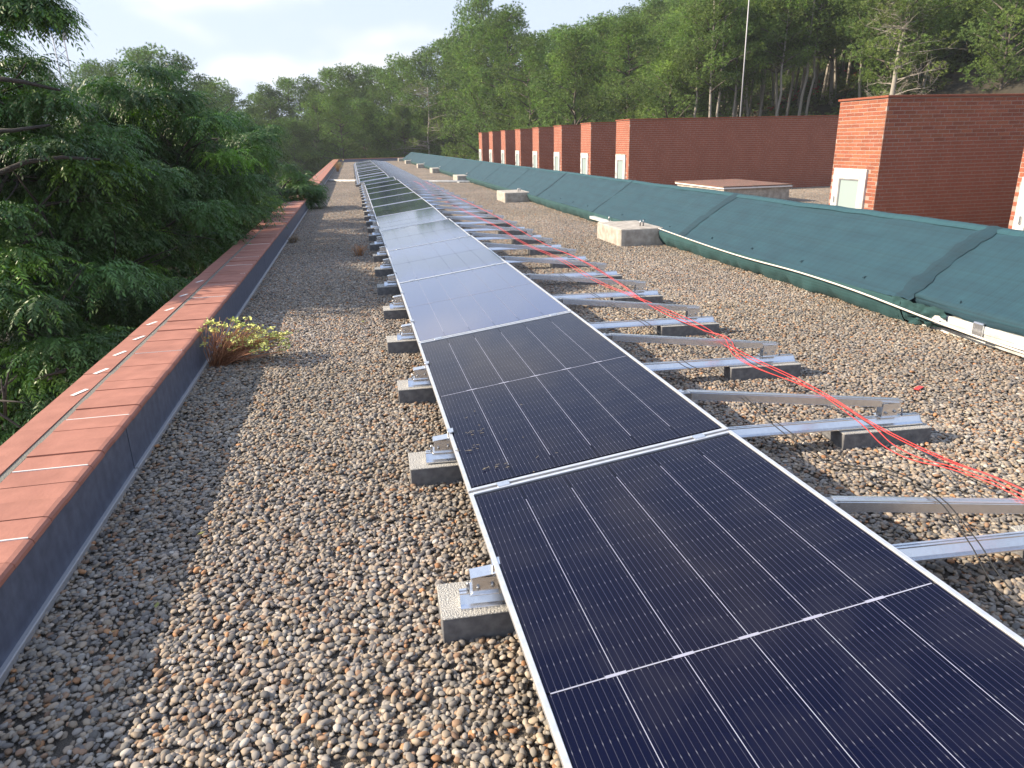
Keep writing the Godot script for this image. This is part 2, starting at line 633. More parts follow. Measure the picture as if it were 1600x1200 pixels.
func parapet() -> void:
	rng.seed = 51
	var o := thing("parapet", "long low parapet on the left with red clay coping tiles and grey metal flashing", "parapet")
	var mb := MB.new()
	mb.box(Vector3(-1.452, -0.12, -32.2), Vector3(0.47, 0.752, 76.4))
	part("core", mb.done(), M.cast, o)
	mb = MB.new()
	mb.box(Vector3(-1.5275, 0.262, -32.2), Vector3(0.029, 0.026, 76.4))
	part("mortar_strip", mb.done(), M.joint, o)
	# metal flashing sheets with open dark seams between them, and the folded foot
	var cuts := [-4.0, 3.6, 9.6, 15.6, 21.6, 27.6, 33.6, 39.6, 45.6, 51.6, 57.6, 63.6, 70.0]
	for i in cuts.size() - 1:
		mb = MB.new()
		var a: float = cuts[i] + 0.006
		var b: float = cuts[i + 1] - 0.006
		mb.box(Vector3(-1.2105, 0.125, -(a + b) / 2), Vector3(0.006, 0.25, b - a))
		var fl := part("flashing", mb.done(), M.zinc, o)
		mb = MB.new()
		mb.box(Vector3(-1.2, 0.014, -(a + b) / 2), Vector3(0.022, 0.030, b - a), Basis(), 0.003)
		part("flashing_foot", mb.done(), M.zinc_edge, fl)
	mb = MB.new()
	mb.box(Vector3(-1.2155, 0.12, -32.2), Vector3(0.006, 0.24, 76.4))
	part("seam_backing", mb.done(), M.black, o)
	# inner row of coping tiles, short pitch, with a rounded drip nose
	var shape := MB.new()
	shape.smooth(false)
	var prof := [Vector2(-1.511, 0.254), Vector2(-1.511, 0.279), Vector2(-1.225, 0.2795), Vector2(-1.208, 0.276), Vector2(-1.200, 0.268), Vector2(-1.198, 0.255), Vector2(-1.203, 0.248), Vector2(-1.222, 0.248)]
	slab_profile(shape, prof, 0.1508)
	var inner := shape.done()
	shape = MB.new()
	var prof2 := [Vector2(-1.688, 0.248), Vector2(-1.690, 0.268), Vector2(-1.683, 0.278), Vector2(-1.544, 0.279), Vector2(-1.544, 0.254)]
	slab_profile(shape, prof2, 0.3032)
	var outer := shape.done()
	var rest := MB.new()
	var d := -2.7
	var i := 0
	while d < 70.0:
		var tilt := Basis(Vector3.FORWARD, R(-0.003, 0.003)) * Basis(Vector3.UP, R(-0.003, 0.003))
		if d < 24.0:
			var t := part("coping_tile", inner, M.tiles[rng.randi() % 5], o)
			t.transform = Transform3D(tilt, Vector3(0, R(-0.0006, 0.0006), -(d + 0.076)))
			t.position.x += -1.35 - (tilt * Vector3(-1.35, 0, 0)).x
			if i % 4 == 1:
				mb = MB.new()
				mb.box(Vector3(-1.36, 0.2775, -(d + 0.153)), Vector3(0.29, 0.0045, 0.006))
				part("joint_filler", mb.done(), M.lime, o)
		else:
			rest.box(Vector3(-1.355, 0.264, -(d + 0.076)), Vector3(0.31, 0.03, 0.147))
		d += 0.1525
		i += 1
	d = -2.5
	while d < 70.0:
		if d < 24.0:
			var t := part("outer_coping_tile", outer, M.tiles[rng.randi() % 5], o)
			t.position = Vector3(0, R(-0.0015, 0.0015), -(d + 0.152))
		else:
			rest.box(Vector3(-1.617, 0.264, -(d + 0.152)), Vector3(0.145, 0.03, 0.300))
		d += 0.305
	var far := part("far_coping", rest.done(), M.tiles[2], o)
	far.set_meta("kind", "stuff")
	# white lime marks dabbed along the outer row
	for q in [4.15, 4.55, 4.95, 5.35, 5.8, 6.3, 6.9, 7.6]:
		mb = MB.new()
		var w := 0.045
		var c := Vector3(-1.60 + R(-0.02, 0.02), 0.2815, -q)
		var a := Vector3(w * 0.5, 0, -0.05)
		var e := Vector3(0.012, 0, 0.006)
		mb.quad(c - a - e, c - a + e, c + a + e, c + a - e)
		part("lime_mark", mb.done(), M.lime, o)
	# wall across the far end of the roof
	var w2 := thing("end_parapet", "low dark wall with red coping across the far end of the roof", "parapet")
	mb = MB.new()
	mb.box(Vector3(7.6, -0.1, -70.6), Vector3(17.6, 0.70, 0.3))
	part("wall", mb.done(), M.zinc, w2)
	mb = MB.new()
	mb.box(Vector3(7.6, 0.266, -70.6), Vector3(17.7, 0.03, 0.4), Basis(), 0.006)
	part("coping", mb.done(), M.tiles[1], w2)


func slab_profile(mb: MB, prof: Array, length: float) -> void:      # profile in x,y extruded along z, centred
	var h := length * 0.5
	var n := prof.size()
	for i in n:
		var p: Vector2 = prof[i]
		var q: Vector2 = prof[(i + 1) % n]
		mb.quad(Vector3(p.x, p.y, -h), Vector3(q.x, q.y, -h), Vector3(q.x, q.y, h), Vector3(p.x, p.y, h))
	for i in range(1, n - 1):
		var a: Vector2 = prof[0]
		var b: Vector2 = prof[i]
		var c: Vector2 = prof[i + 1]
		mb.tri(Vector3(a.x, a.y, h), Vector3(c.x, c.y, h), Vector3(b.x, b.y, h))
		mb.tri(Vector3(a.x, a.y, -h), Vector3(b.x, b.y, -h), Vector3(c.x, c.y, -h))


# ---------------------------------------------------------------- solar panels
const PW := 1.1233
const PL := 2.284

func panel_meshes() -> Dictionary:
	var m := {}
	var mb := MB.new()
	var fw := 0.016
	var fh := 0.034
	for s in [-1, 1]:
		mb.box(Vector3(s * (PW - fw) / 2, -fh / 2, 0), Vector3(fw, fh, PL), Basis(), 0.0012)
		mb.box(Vector3(0, -fh / 2, s * (PL - fw) / 2), Vector3(PW - 2 * fw, fh, fw), Basis(), 0.0012)
	m.frame = mb.done()
	mb = MB.new()
	mb.box(Vector3(0, -0.009, 0), Vector3(PW - 2 * fw, 0.004, PL - 2 * fw))
	m.back = mb.done()
	var cw := 0.1795
	var ch := 0.0913
	var y := -0.0045
	mb = MB.new()
	mb.quad_uv(Vector3(-cw / 2, 0, ch / 2), Vector3(cw / 2, 0, ch / 2), Vector3(cw / 2, 0, -ch / 2), Vector3(-cw / 2, 0, -ch / 2), Vector2(0, 0), Vector2(1, 1))
	m.cell = mb.done()
	m.spots = []
	mb = MB.new()
	for c in 6:
		for half in [-1, 1]:
			for r in 12:
				var at := Vector3((c - 2.5) * 0.1818, y, half * (0.0040 + 0.0465 + r * 0.0918))
				m.spots.append(at)
				mb.quad_uv(at + Vector3(-cw / 2, 0, ch / 2), at + Vector3(cw / 2, 0, ch / 2), at + Vector3(cw / 2, 0, -ch / 2), at + Vector3(-cw / 2, 0, -ch / 2), Vector2(0, 0), Vector2(1, 1))
	m.cells = mb.done()
	mb = MB.new()
	var len := 0.985
	mb.quad(Vector3(-0.0010, y + 0.0012, len / 2), Vector3(0.0010, y + 0.0012, len / 2), Vector3(0.0010, y + 0.0012, -len / 2), Vector3(-0.0010, y + 0.0012, -len / 2))
	m.ribbon = mb.done()
	mb = MB.new()
	mb.quad(Vector3(-0.535, y + 0.0008, 0.0022), Vector3(0.535, y + 0.0008, 0.0022), Vector3(0.535, y + 0.0008, -0.0022), Vector3(-0.535, y + 0.0008, -0.0022))
	for c in 5:
		var x := (c - 2.0) * 0.1818
		mb.quad(Vector3(x - 0.028, y + 0.0016, 0.005), Vector3(x + 0.028, y + 0.0016, 0.005), Vector3(x + 0.028, y + 0.0016, -0.005), Vector3(x - 0.028, y + 0.0016, -0.005))
	m.mid = mb.done()
	return m


func solar_panels() -> void:
	rng.seed = 61
	var m := panel_meshes()
	var tilt := atan2(HIGH.y - LOW.y, HIGH.x - LOW.x)
	var centre := (LOW + HIGH) * 0.5
	# lift of the near end and of the far end of each panel (the roof is not quite level), and extra cross tilt
	var near := {0: 0.045, 1: 0.0, 2: 0.0, 3: -0.004, 4: -0.012, 5: -0.032, 6: 0.0, 7: 0.004, 11: -0.075, 12: -0.055}
	var flat := [0.0, 0.0, 0.0, 0.0, 0.0, 0.0, 0.0, 0.0, 0.0, 0.0, 0.0, 0.0]
	for i in 25:
		var zc := FIRST + PITCH * i - PITCH * 0.5
		var off := 0.0
		if i >= 12:
			zc += 0.32
			off = -0.15
		var words: String = "nearest dark blue solar panel, its lower half cut off by the picture" if i == 0 else "%s solar panel from the camera along the long row" % ordinal(i + 1)
		if i == 24: words = "last solar panel at the far end of the long row"
		if i == 11: words = "pale reflecting solar panel just before the white conduit, twelfth in the row"
		var o := thing("solar_panel", words, "solar panel", Vector3(centre.x + off, centre.y, -zc), "solar panels in the long row")
		var up: float = near.get(i, R(-0.016, 0.016) if i > 12 else R(-0.003, 0.003))
		var lean: float = flat[i] if i < flat.size() else R(-0.003, 0.003)
		o.basis = Basis(Vector3.RIGHT, -up / PITCH) * Basis(Vector3.BACK, tilt + lean)
		o.position.y += up * 0.5
		part("frame", m.frame, M.frame, o)
		var glass := part("backsheet", m.back, M.back if i < 2 else M.back_gloss, o)
		if i < 3:
			for at in m.spots:
				var c := part("cell", m.cell, M.cell if i < 2 else M.cell_gloss, glass)
				c.position = at
		else:
			var c := part("cells", m.cells, M.cell_gloss, glass)
			c.set_meta("kind", "stuff")
		for c in 5:
			for half in [-1, 1]:
				var rb := part("ribbon", m.ribbon, M.ribbon, glass)
				rb.position = Vector3((c - 2.0) * 0.1818, 0, half * 0.4985)
		part("centre_bar", m.mid, M.ribbon, glass)
		if i < 24 and i != 11:
			var cl := MB.new()
			for s in [-0.42, 0.42]:
				cl.box(Vector3(s, 0.002, -PL / 2 - 0.009), Vector3(0.05, 0.004, 0.034), Basis(), 0.001)
			part("clamp", cl.done(), M.alu, o)
		if i == 1: straw(o)


func straw(o: Node3D) -> void:
	# bits of dry straw and grit that lie on the second panel
	var mb := MB.new()
	for k in 44:
		var g := k % 4
		var c := Vector3(-0.50, 0.003, 0.75) if g == 0 else Vector3(-0.44, 0.003, 0.60) if g == 1 else Vector3(-0.42, 0.003, 1.0) if g == 2 else Vector3(-0.5 + R(0, 0.5), 0.003, R(0.1, 1.1))
		var s := 0.03 if g < 3 else 0.06
		c += Vector3(R(-s, s) * 1.8, 0, R(-s, s))
		var b := Basis(Vector3.UP, R(-0.9, 0.9))
		mb.box(c, Vector3(R(0.003, 0.02), 0.0015, R(0.001, 0.003)), b)
	var t := top("straw_litter", mb.done(), mat(lin(0.20, 0.17, 0.12), 0.9), "dry straw and grit scattered on the left side of the second solar panel", "debris", "", "stuff")
	t.transform = o.transform


# ---------------------------------------------------------------- mounts, blocks
func supports() -> void:
	rng.seed = 71
	var lo := LOW
	var x0 := 0.222
	var x1 := 2.80
	# one support frame, its origin on the gravel below the left bracket
	var f := thing("support_frame", "", "support frame")
	var mb := MB.new()
	var y0 := 0.096
	var L := x1 - x0
	var prof := [Vector2(-0.045, 0.0), Vector2(-0.045, 0.006), Vector2(-0.030, 0.012), Vector2(-0.014, 0.038), Vector2(-0.014, 0.043), Vector2(-0.004, 0.043), Vector2(-0.004, 0.034), Vector2(0.004, 0.034), Vector2(0.004, 0.043), Vector2(0.014, 0.043), Vector2(0.014, 0.038), Vector2(0.030, 0.012), Vector2(0.045, 0.006), Vector2(0.045, 0.0)]
	slab_profile(mb, prof, L)
	var base := part("base_rail", mb.done(), M.alu, f)
	base.transform = Transform3D(Basis(Vector3.UP, PI / 2), Vector3(x0 + L / 2, y0, 0))
	# rafter under the panel
	var a := Vector3(0.27, 0.172, 0)
	var b := Vector3(1.50, 0.336, 0)
	rafter(f, a, b, "rafter")
	var c := Vector3(1.52, 0.335, 0)
	var d := Vector3(2.68, 0.205, 0)
	rafter(f, c, d, "open_rafter")
	mb = MB.new()
	mb.box(Vector3(1.51, 0.322, 0), Vector3(0.055, 0.062, 0.046), Basis(), 0.003)
	part("ridge_joint", mb.done(), M.steel, f)
	for side in 2:
		var bx := 0.265 if side == 0 else 2.575
		mb = MB.new()
		var hb := 0.06 if side == 0 else 0.075
		for s in [-1, 1]:
			mb.box(Vector3(bx + 0.042, y0 + 0.045 + hb / 2, s * 0.024), Vector3(0.085, hb, 0.004))
		mb.box(Vector3(bx + 0.042, y0 + 0.047, 0), Vector3(0.105, 0.004, 0.075), Basis(), 0.001)
		mb.box(Vector3(bx + 0.042, y0 + 0.045 + hb + 0.006, 0), Vector3(0.098, 0.005, 0.056), Basis(Vector3.BACK, 0.13 if side == 0 else -0.11), 0.001)
		var br := part("bracket", mb.done(), M.alu, f)
		for q in [Vector3(0.018, 0.03, 0.028), Vector3(0.066, 0.036, 0.028)]:
			mb = MB.new()
			mb.tube([Vector3(bx + q.x, y0 + 0.04 + q.y, 0.026), Vector3(bx + q.x, y0 + 0.04 + q.y, 0.034)], 0.007, 0.007, 6)
			part("bolt", mb.done(), M.steel, br)
		mb = MB.new()
		var ex := bx - 0.014 if side == 0 else bx + 0.13
		mb.tube([Vector3(ex, y0 + 0.045, 0.0), Vector3(ex, y0 + 0.075, 0.0)], 0.006, 0.006, 6)
		part("bolt", mb.done(), M.steel, br)
	mb = MB.new()
	mb.box(Vector3(0.338, 0.226, 0), Vector3(0.014, 0.030, 0.045), Basis(), 0.001)
	mb.box(Vector3(0.346, 0.239, 0), Vector3(0.028, 0.005, 0.045), Basis(Vector3.BACK, 0.13), 0.001)
	part("end_clamp", mb.done(), M.alu, f)
	# ballast block
	mb = MB.new()
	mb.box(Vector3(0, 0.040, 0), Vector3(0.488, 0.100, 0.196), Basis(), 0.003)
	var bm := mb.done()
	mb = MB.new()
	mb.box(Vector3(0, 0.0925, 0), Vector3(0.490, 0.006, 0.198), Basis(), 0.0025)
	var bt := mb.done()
	var blocks := 0
	for k in 50:
		var d0 := 1.933 + 1.1512 * k
		if d0 > 58.4: break
		var sx := 0.0
		if k >= 23:
			d0 += 0.3
			sx = -0.12
		var zl := d0 + 0.1
		var zr := d0 + 0.1 - 0.16
		var words := "aluminium triangle support frame carrying the nearest panel" if k == 0 else "%s aluminium support frame from the camera under the panel row" % ordinal(k + 1)
		var s: Node3D = f if k == 0 else dup(f, "support_frame", words)
		tag(s, words, "support frame", "support frames under the panel row")
		s.position = Vector3(sx, R(-0.004, 0.004), -zl)
		s.rotation.y = -atan2(zl - zr, 2.35)
		for side in 2:
			var where := "left" if side == 0 else "right"
			var o := Node3D.new()
			o.name = numbered("ballast_block")
			add_child(o)
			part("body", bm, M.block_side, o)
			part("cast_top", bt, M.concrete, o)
			tag(o, "%s grey concrete ballast block from the camera on the %s side of the panel row" % [ordinal(k + 1), where], "concrete block", "ballast blocks under the support frames")
			o.position = Vector3((0.396 if side == 0 else 2.585) + sx + R(-0.012, 0.012), R(-0.004, 0.004), -(zl if side == 0 else zr))
			o.rotation.y = -atan2(zl - zr, 2.35) * (0.4 if side == 0 else 1.0) + R(-0.02, 0.02)
	# one block in front of the first, whose far end peeps in at the right edge
	var e := dup(f, "support_frame", "aluminium rail and strut cut off by the right edge of the picture")
	e.position = Vector3(0, 0, -0.88)
	e.rotation.y = -0.068
	tag(e, "", "", "support frames under the panel row")


func rafter(f: Node3D, a: Vector3, b: Vector3, called: String) -> void:
	var mb := MB.new()
	var dir := (b - a).normalized()
	var bs := Basis(dir, Vector3(-dir.y, dir.x, 0), Vector3.BACK)
	var mid := (a + b) * 0.5
	var l := a.distance_to(b)
	mb.box(mid, Vector3(l, 0.040, 0.040), bs, 0.0025)
	mb.box(mid + bs * Vector3(0, 0.0215, 0.013), Vector3(l, 0.003, 0.012), bs)
	mb.box(mid + bs * Vector3(0, 0.0215, -0.013), Vector3(l, 0.003, 0.012), bs)
	part(called, mb.done(), M.alu, f)


func cable_mesh(pts: Array, r: float, jitter := 0.0) -> ArrayMesh:
	var cv := Curve3D.new()
	for i in pts.size():
		var p: Vector3 = pts[i]
		var t: Vector3 = (pts[mini(i + 1, pts.size() - 1)] - pts[maxi(i - 1, 0)]) * 0.22
		cv.add_point(p, -t, t)
	cv.bake_interval = 0.06
	var out := []
	for q in cv.get_baked_points():
		out.append(q)
	var mb := MB.new()
	mb.tube(out, r, r, 6)
	return mb.done()


func cables() -> void:
	rng.seed = 81
	var r1 := [[2.30, 1.2], [2.25, 1.86], [2.21, 2.10], [2.20, 2.44], [2.25, 2.80], [2.23, 3.21], [2.28, 3.98], [2.34, 4.64], [2.30, 5.14], [2.23, 5.71], [2.14, 6.39], [2.12, 7.67], [2.02, 9.01], [2.06, 11.20], [1.98, 13.4], [2.05, 16.5], [1.97, 20.0], [2.04, 24.0], [2.0, 28.0]]
	var r2 := [[2.40, 1.2], [2.33, 1.93], [2.29, 2.29], [2.30, 2.69], [2.22, 3.07], [2.25, 3.85], [2.31, 4.21], [2.24, 4.43], [2.23, 5.21], [2.34, 6.42], [2.38, 7.81], [2.36, 9.19], [2.43, 11.50], [2.47, 13.76], [2.40, 17.0], [2.46, 21.0], [2.42, 26.0]]
	var k1 := [[1.70, 0.9], [1.79, 1.41], [1.85, 1.71], [1.90, 1.91], [1.88, 2.12], [1.83, 2.40], [1.79, 2.84], [1.80, 3.31], [1.85, 3.89], [1.89, 4.50], [1.90, 5.19], [1.84, 6.6]]
	var defs := [
		[r1, 0.0, 0.0, M.red, "red cable nearest the panels, draped over the open struts"],
		[r1, 0.035, 0.004, M.red, "red cable lying tight beside the red one nearest the panels"],
		[r2, 0.0, 0.004, M.red, "red cable farther from the panels, swinging out over the strut ends"],
		[r2, 0.03, -0.004, M.red, "red cable lying tight beside the outermost red one"],
		[k1, 0.0, 0.0, M.black, "black cable sagging across the struts between panels and red cables"],
		[k1, 0.028, 0.006, M.black, "black cable running just right of the other black one"],
		[r2, 0.045, -0.015, M.black, "thin black cable that follows the outermost red cables"]]
	var n := 0
	for q in defs:
		var pts := []
		for i in q[0].size():
			var p: Array = q[0][i]
			var x: float = p[0] + q[1] + sin(i * 1.7 + n) * 0.012
			var d: float = p[1]
			if n == 6 and d > 9.0: break
			var near_rafter := absf(fposmod((d - 2.0) / 1.1512 + 0.5, 1.0) - 0.5)
			var h: float = 0.335 - (x - 1.52) * 0.112 + 0.030
			var y: float = lerpf(h, 0.215, smoothstep(0.05, 0.5, near_rafter)) + q[2]
			pts.append(Vector3(x, y, -d))
		top("cable", cable_mesh(pts, 0.0023), q[3], q[4], "cable", "cables over the struts")
		n += 1
	var mb := MB.new()
	mb.box(Vector3(3.36, 0.016, -3.63), Vector3(0.085, 0.004, 0.03), Basis(Vector3.UP, 0.5))
	top("plastic_scrap", mb.done(), M.red, "small flat red scrap lying alone on the gravel right of the struts", "debris")
	var cd := thing("conduit", "white pipe laid across the gravel from the parapet to the net tent", "pipe")
	mb = MB.new()
	mb.tube([Vector3(-1.12, 0.045, -33.8), Vector3(4.8, 0.045, -28.65)], 0.05, 0.05, 8)
	part("pipe", mb.done(), M.white, cd)
	for s in 4:
		mb = MB.new()
		mb.box(Vector3(-1.12, 0.02, -33.8).lerp(Vector3(4.8, 0.02, -28.65), 0.1 + 0.26 * s), Vector3(0.16, 0.05, 0.12), Basis(Vector3.UP, 0.7), 0.005)
		part("saddle", mb.done(), M.white, cd)


# ---------------------------------------------------------------- the row under green net
func net_point(u: float, d: float, n: FastNoiseLite, sag: float) -> Vector3:     # u 0 at the low edge, 1 at the ridge
	var x := lerpf(4.40, 5.20, u)
	var y := lerpf(0.215, 0.775, u)
	var w := n.get_noise_2d(d * 6.0, u * 5.0) * 0.007 + n.get_noise_2d(d * 1.7 + 40.0, u * 9.0) * 0.007
	w += n.get_noise_2d(d * 0.9 - u * 2.2, 60.0 + u * 3.0) * 0.012
	w -= sag * 0.035 * sin(PI * u) 
	return Vector3(x - 0.57 * w, y + 0.82 * w, -d)


func net_row() -> void:
	rng.seed = 91
	var cuts := [-1.0, 5.11, 9.44, 13.39, 17.82, 21.6, 25.7, 29.9, 34.2, 38.4, 42.6, 46.9, 51.0, 55.2, 59.5, 63.6, 67.5]
	var noise := FastNoiseLite.new()
	noise.seed = 19
	noise.frequency = 0.35
	noise.fractal_octaves = 4
	for i in cuts.size() - 1:
		var a: float = cuts[i]
		var b: float = cuts[i + 1] - 0.0
		var words := "green shade net sheet nearest the right edge, its front hem lifted off a white rail" if i == 0 else "green shade net sheet, %s from the right edge along the tent" % ordinal(i + 1)
		if i == cuts.size() - 2: words = "last green shade net sheet at the far end of the tent"
		var o := thing("net_sheet", words, "shade net", Vector3.ZERO, "green net sheets over the second row")
		var mb := MB.new()
		mb.smooth(true)
		var nd := int(clampf((b - a) / (0.07 if i < 3 else 0.14), 10, 90))
		var nu := 18 if i < 3 else 9
		var g := []
		for j in nd + 1:
			var t := float(j) / nd
			var d := lerpf(a, b, t)
			var row := []
			for k in nu + 1:
				var p := net_point(float(k) / nu, d, noise, sin(PI * t) * 0.6)
				# panel edges press through the cloth
				var pe := fposmod(d - 0.6, 1.02)
				var ridge := exp(-pow((pe - 0.5) / 0.03, 2.0)) * 0.007
				var half := exp(-pow((float(k) / nu - 0.5) / 0.05, 2.0)) * 0.005
				p += Vector3(-0.57, 0.82, 0) * (ridge + half)
				if i == 0 and k == 0: p += Vector3(0.05, 0.015 + 0.02 * sin(d * 4.0), 0)
				row.append(p)
			g.append(row)
		for j in nd:
			for k in nu:
				mb.quad(g[j][k + 1], g[j + 1][k + 1], g[j + 1][k], g[j][k])
		part("net", mb.done(), M.net, o)
		# back slope
		mb = MB.new()
		mb.quad(Vector3(5.92, 0.05, -a), Vector3(5.92, 0.05, -b), Vector3(5.21, 0.772, -b), Vector3(5.21, 0.772, -a))
		part("back_net", mb.done(), M.net, o)
		# ridge hem: a paler doubled strip
		mb = MB.new()
		mb.smooth(true)
		var prev := []
		for j in nd + 1:
			var d := lerpf(a, b, float(j) / nd)
			var p := net_point(1.0, d, noise, 0)
			var row := [p + Vector3(-0.060 - 0.018 * noise.get_noise_2d(d * 3.0, 1.0), -0.037, 0), p + Vector3(-0.03, -0.011, 0), p + Vector3(0.004, 0.005, 0), p + Vector3(0.02, -0.01, 0)]
			if prev.size():
				for k in 3: mb.quad(prev[k + 1], row[k + 1], row[k], prev[k])
			prev = row
		part("ridge_hem", mb.done(), M.hem, o)
		# skirt hanging from the low edge to the gravel
		if i > 0:
			mb = MB.new()
			mb.smooth(true)
			prev = []
			for j in nd + 1:
				var d := lerpf(a, b, float(j) / nd)
				var row := []
				for k in 5:
					var t := k / 4.0
					var x := lerpf(4.405, 4.50 + 0.05 * noise.get_noise_2d(d * 5.0, 3.0), pow(t, 2.4))
					var y := lerpf(0.212, 0.012, t)
					x += 0.045 * noise.get_noise_2d(d * 12.0, t * 2.0) * t
					y += 0.03 * noise.get_noise_2d(d * 12.0 + 9.0, t * 4.0) * t * (1.0 - t) * 4.0
					row.append(Vector3(x, y, -d))
				if prev.size():
					for k in 4: mb.quad(prev[k], row[k], row[k + 1], prev[k + 1])
				prev = row
			part("skirt", mb.done(), M.skirt, o)
		else:
			mb = MB.new()
			mb.smooth(true)
			prev = []
			for j in nd + 1:
				var d := lerpf(a, b, float(j) / nd)
				var p: Vector3 = g[j][0]
				var fall := 0.055 + 0.03 * noise.get_noise_2d(d * 9.0, 2.0)
				var row := [p + Vector3(0.002, 0.002, 0), p + Vector3(-0.012 + 0.02 * noise.get_noise_2d(d * 16.0, 5.0), -fall * 0.5, 0), p + Vector3(0.012 + 0.03 * noise.get_noise_2d(d * 12.0, 8.0), -fall, 0)]
				if prev.size():
					for k in 2: mb.quad(prev[k], row[k], row[k + 1], prev[k + 1])
				prev = row
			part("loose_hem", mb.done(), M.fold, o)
			mb = MB.new()
			mb.smooth(true)
			prev = []
			for j in 17:
				var d := 4.62 + j * 0.036
				var row := []
				for k in 8:
					var t := k / 7.0
					var x := 4.385 + 0.13 * t + 0.09 * noise.get_noise_2d(d * 30.0, t * 7.0) * sqrt(t) - 0.02 * sin(t * PI)
					row.append(Vector3(x, lerpf(0.225, 0.02 + 0.07 * clampf((4.9 - d) * 3.0, 0, 1), t) + 0.02 * noise.get_noise_2d(d * 22.0, t * 9.0 + 3.0), -d))
				if prev.size():
					for k in 7: mb.quad(prev[k], row[k], row[k + 1], prev[k + 1])
				prev = row
			part("hanging_corner", mb.done(), M.skirt, o)
		# rolled overlap between this sheet and the next one
		mb = MB.new()
		mb.smooth(true)
		prev = []
		var wide: float = [0.20, 0.26, 0.07, 0.08, 0.06][mini(i, 4)] + (0.04 if i % 3 == 0 else 0.0)
		for j in 25:
			var u := j / 24.0 * 1.0
			var row := []
			for k in 7:
				var t := k / 6.0
				var d := b - 0.02 + (t - 0.5) * wide * (0.75 + 0.35 * noise.get_noise_2d(u * 20.0, i * 7.0)) + 0.05 * sin(u * 3.0 + i) 
				var p := net_point(u, d, noise, 0)
				p += Vector3(-0.57, 0.82, 0) * (0.006 + (0.015 if i == 0 else 0.004) * sin(PI * t) * (0.7 + 0.9 * absf(noise.get_noise_2d(u * 26.0, i * 3.0 + t * 8.0))))
				row.append(p)
			if prev.size():
				for k in 6: mb.quad(row[k], row[k + 1], prev[k + 1], prev[k])
			prev = row
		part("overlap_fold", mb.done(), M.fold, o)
		# puckers where ties pull the cloth
		for j in int((b - a) / 1.0):
			var d := a + 0.6 + j
			mb = MB.new()
			var p := net_point(0.13, d, noise, 0.3)
			for q in 3:
				var t := Vector3(R(-0.01, 0.01), 0, R(-0.025, 0.025))
				mb.tube([p + t + Vector3(0.012, 0.006, 0), p + Vector3(-0.003, 0.010, 0), p - t + Vector3(-0.012, -0.006, 0.01)], 0.002, 0.003, 5)
			part("tie", mb.done(), M.fold, o)
	# rope, rails, blocks
	var rp := [Vector3(4.36, 0.09, -1.5), Vector3(4.36, 0.10, -3.9), Vector3(4.36, 0.20, -6.03), Vector3(4.37, 0.20, -8.0), Vector3(4.40, 0.25, -10.2)]
	top("rope", cable_mesh(rp, 0.008), M.rope, "pale cord stretched along the lower hem of the green net", "rope")
	var rail := thing("white_rail", "white base rail showing under the lifted net at the right edge", "rail")
	var mb2 := MB.new()
	mb2.box(Vector3(4.46, 0.145, -2.2), Vector3(0.05, 0.06, 5.2), Basis(), 0.004)
	mb2.box(Vector3(4.49, 0.10, -2.2), Vector3(0.10, 0.03, 5.2), Basis(), 0.003)
	part("rail", mb2.done(), M.white, rail)
	mb2 = MB.new()
	mb2.box(Vector3(4.66, 0.015, -2.2), Vector3(0.24, 0.05, 5.6), Basis(), 0.004)
	part("plinth", mb2.done(), M.white, rail)
	mb2 = MB.new()
	mb2.box(Vector3(4.425, 0.14, -4.32), Vector3(0.016, 0.10, 0.09), Basis(), 0.003)
	mb2.box(Vector3(4.46, 0.192, -4.32), Vector3(0.08, 0.008, 0.09), Basis(), 0.003)
	part("clamp", mb2.done(), M.alu, rail)
	var rail2 := thing("white_rail", "white base rail showing behind the nearest big concrete block", "rail")
	mb2 = MB.new()
	mb2.box(Vector3(4.40, 0.13, -12.0), Vector3(0.16, 0.05, 2.6), Basis(), 0.004)
	part("rail", mb2.done(), M.white, rail2)
	mb2 = MB.new()
	for q in [11.5, 12.3]:
		mb2.tube([Vector3(4.36, 0.15, -q), Vector3(4.36, 0.24, -q)], 0.012, 0.012, 6)
	part("bolt", mb2.done(), M.steel, rail2)
	var zs := [10.20, 18.85, 29.6, 39.1, 47.6, 58.5, 67.5]
	for i in zs.size():
		var wordy: String = "big pale concrete block nearest the camera at the foot of the green net" if i == 0 else "%s big concrete block along the foot of the green net" % ordinal(i + 1)
		var o := thing("concrete_footing", wordy, "concrete block", Vector3(4.22 if i < 2 else 4.45, 0, -zs[i] - 0.56), "big concrete blocks along the net")
		var mb := MB.new()
		mb.box(Vector3(0, 0.11, 0), Vector3(0.83, 0.30, 1.1), Basis(), 0.012)
		part("block", mb.done(), M.cast, o)
		mb = MB.new()
		for s in [0.02, 0.07]:
			mb.tube([Vector3(s, 0.25, 0.22), Vector3(s, 0.35, 0.22)], 0.012, 0.012, 6)
		part("bolt", mb.done(), M.steel, o)
		o.rotation.y = R(-0.03, 0.03)


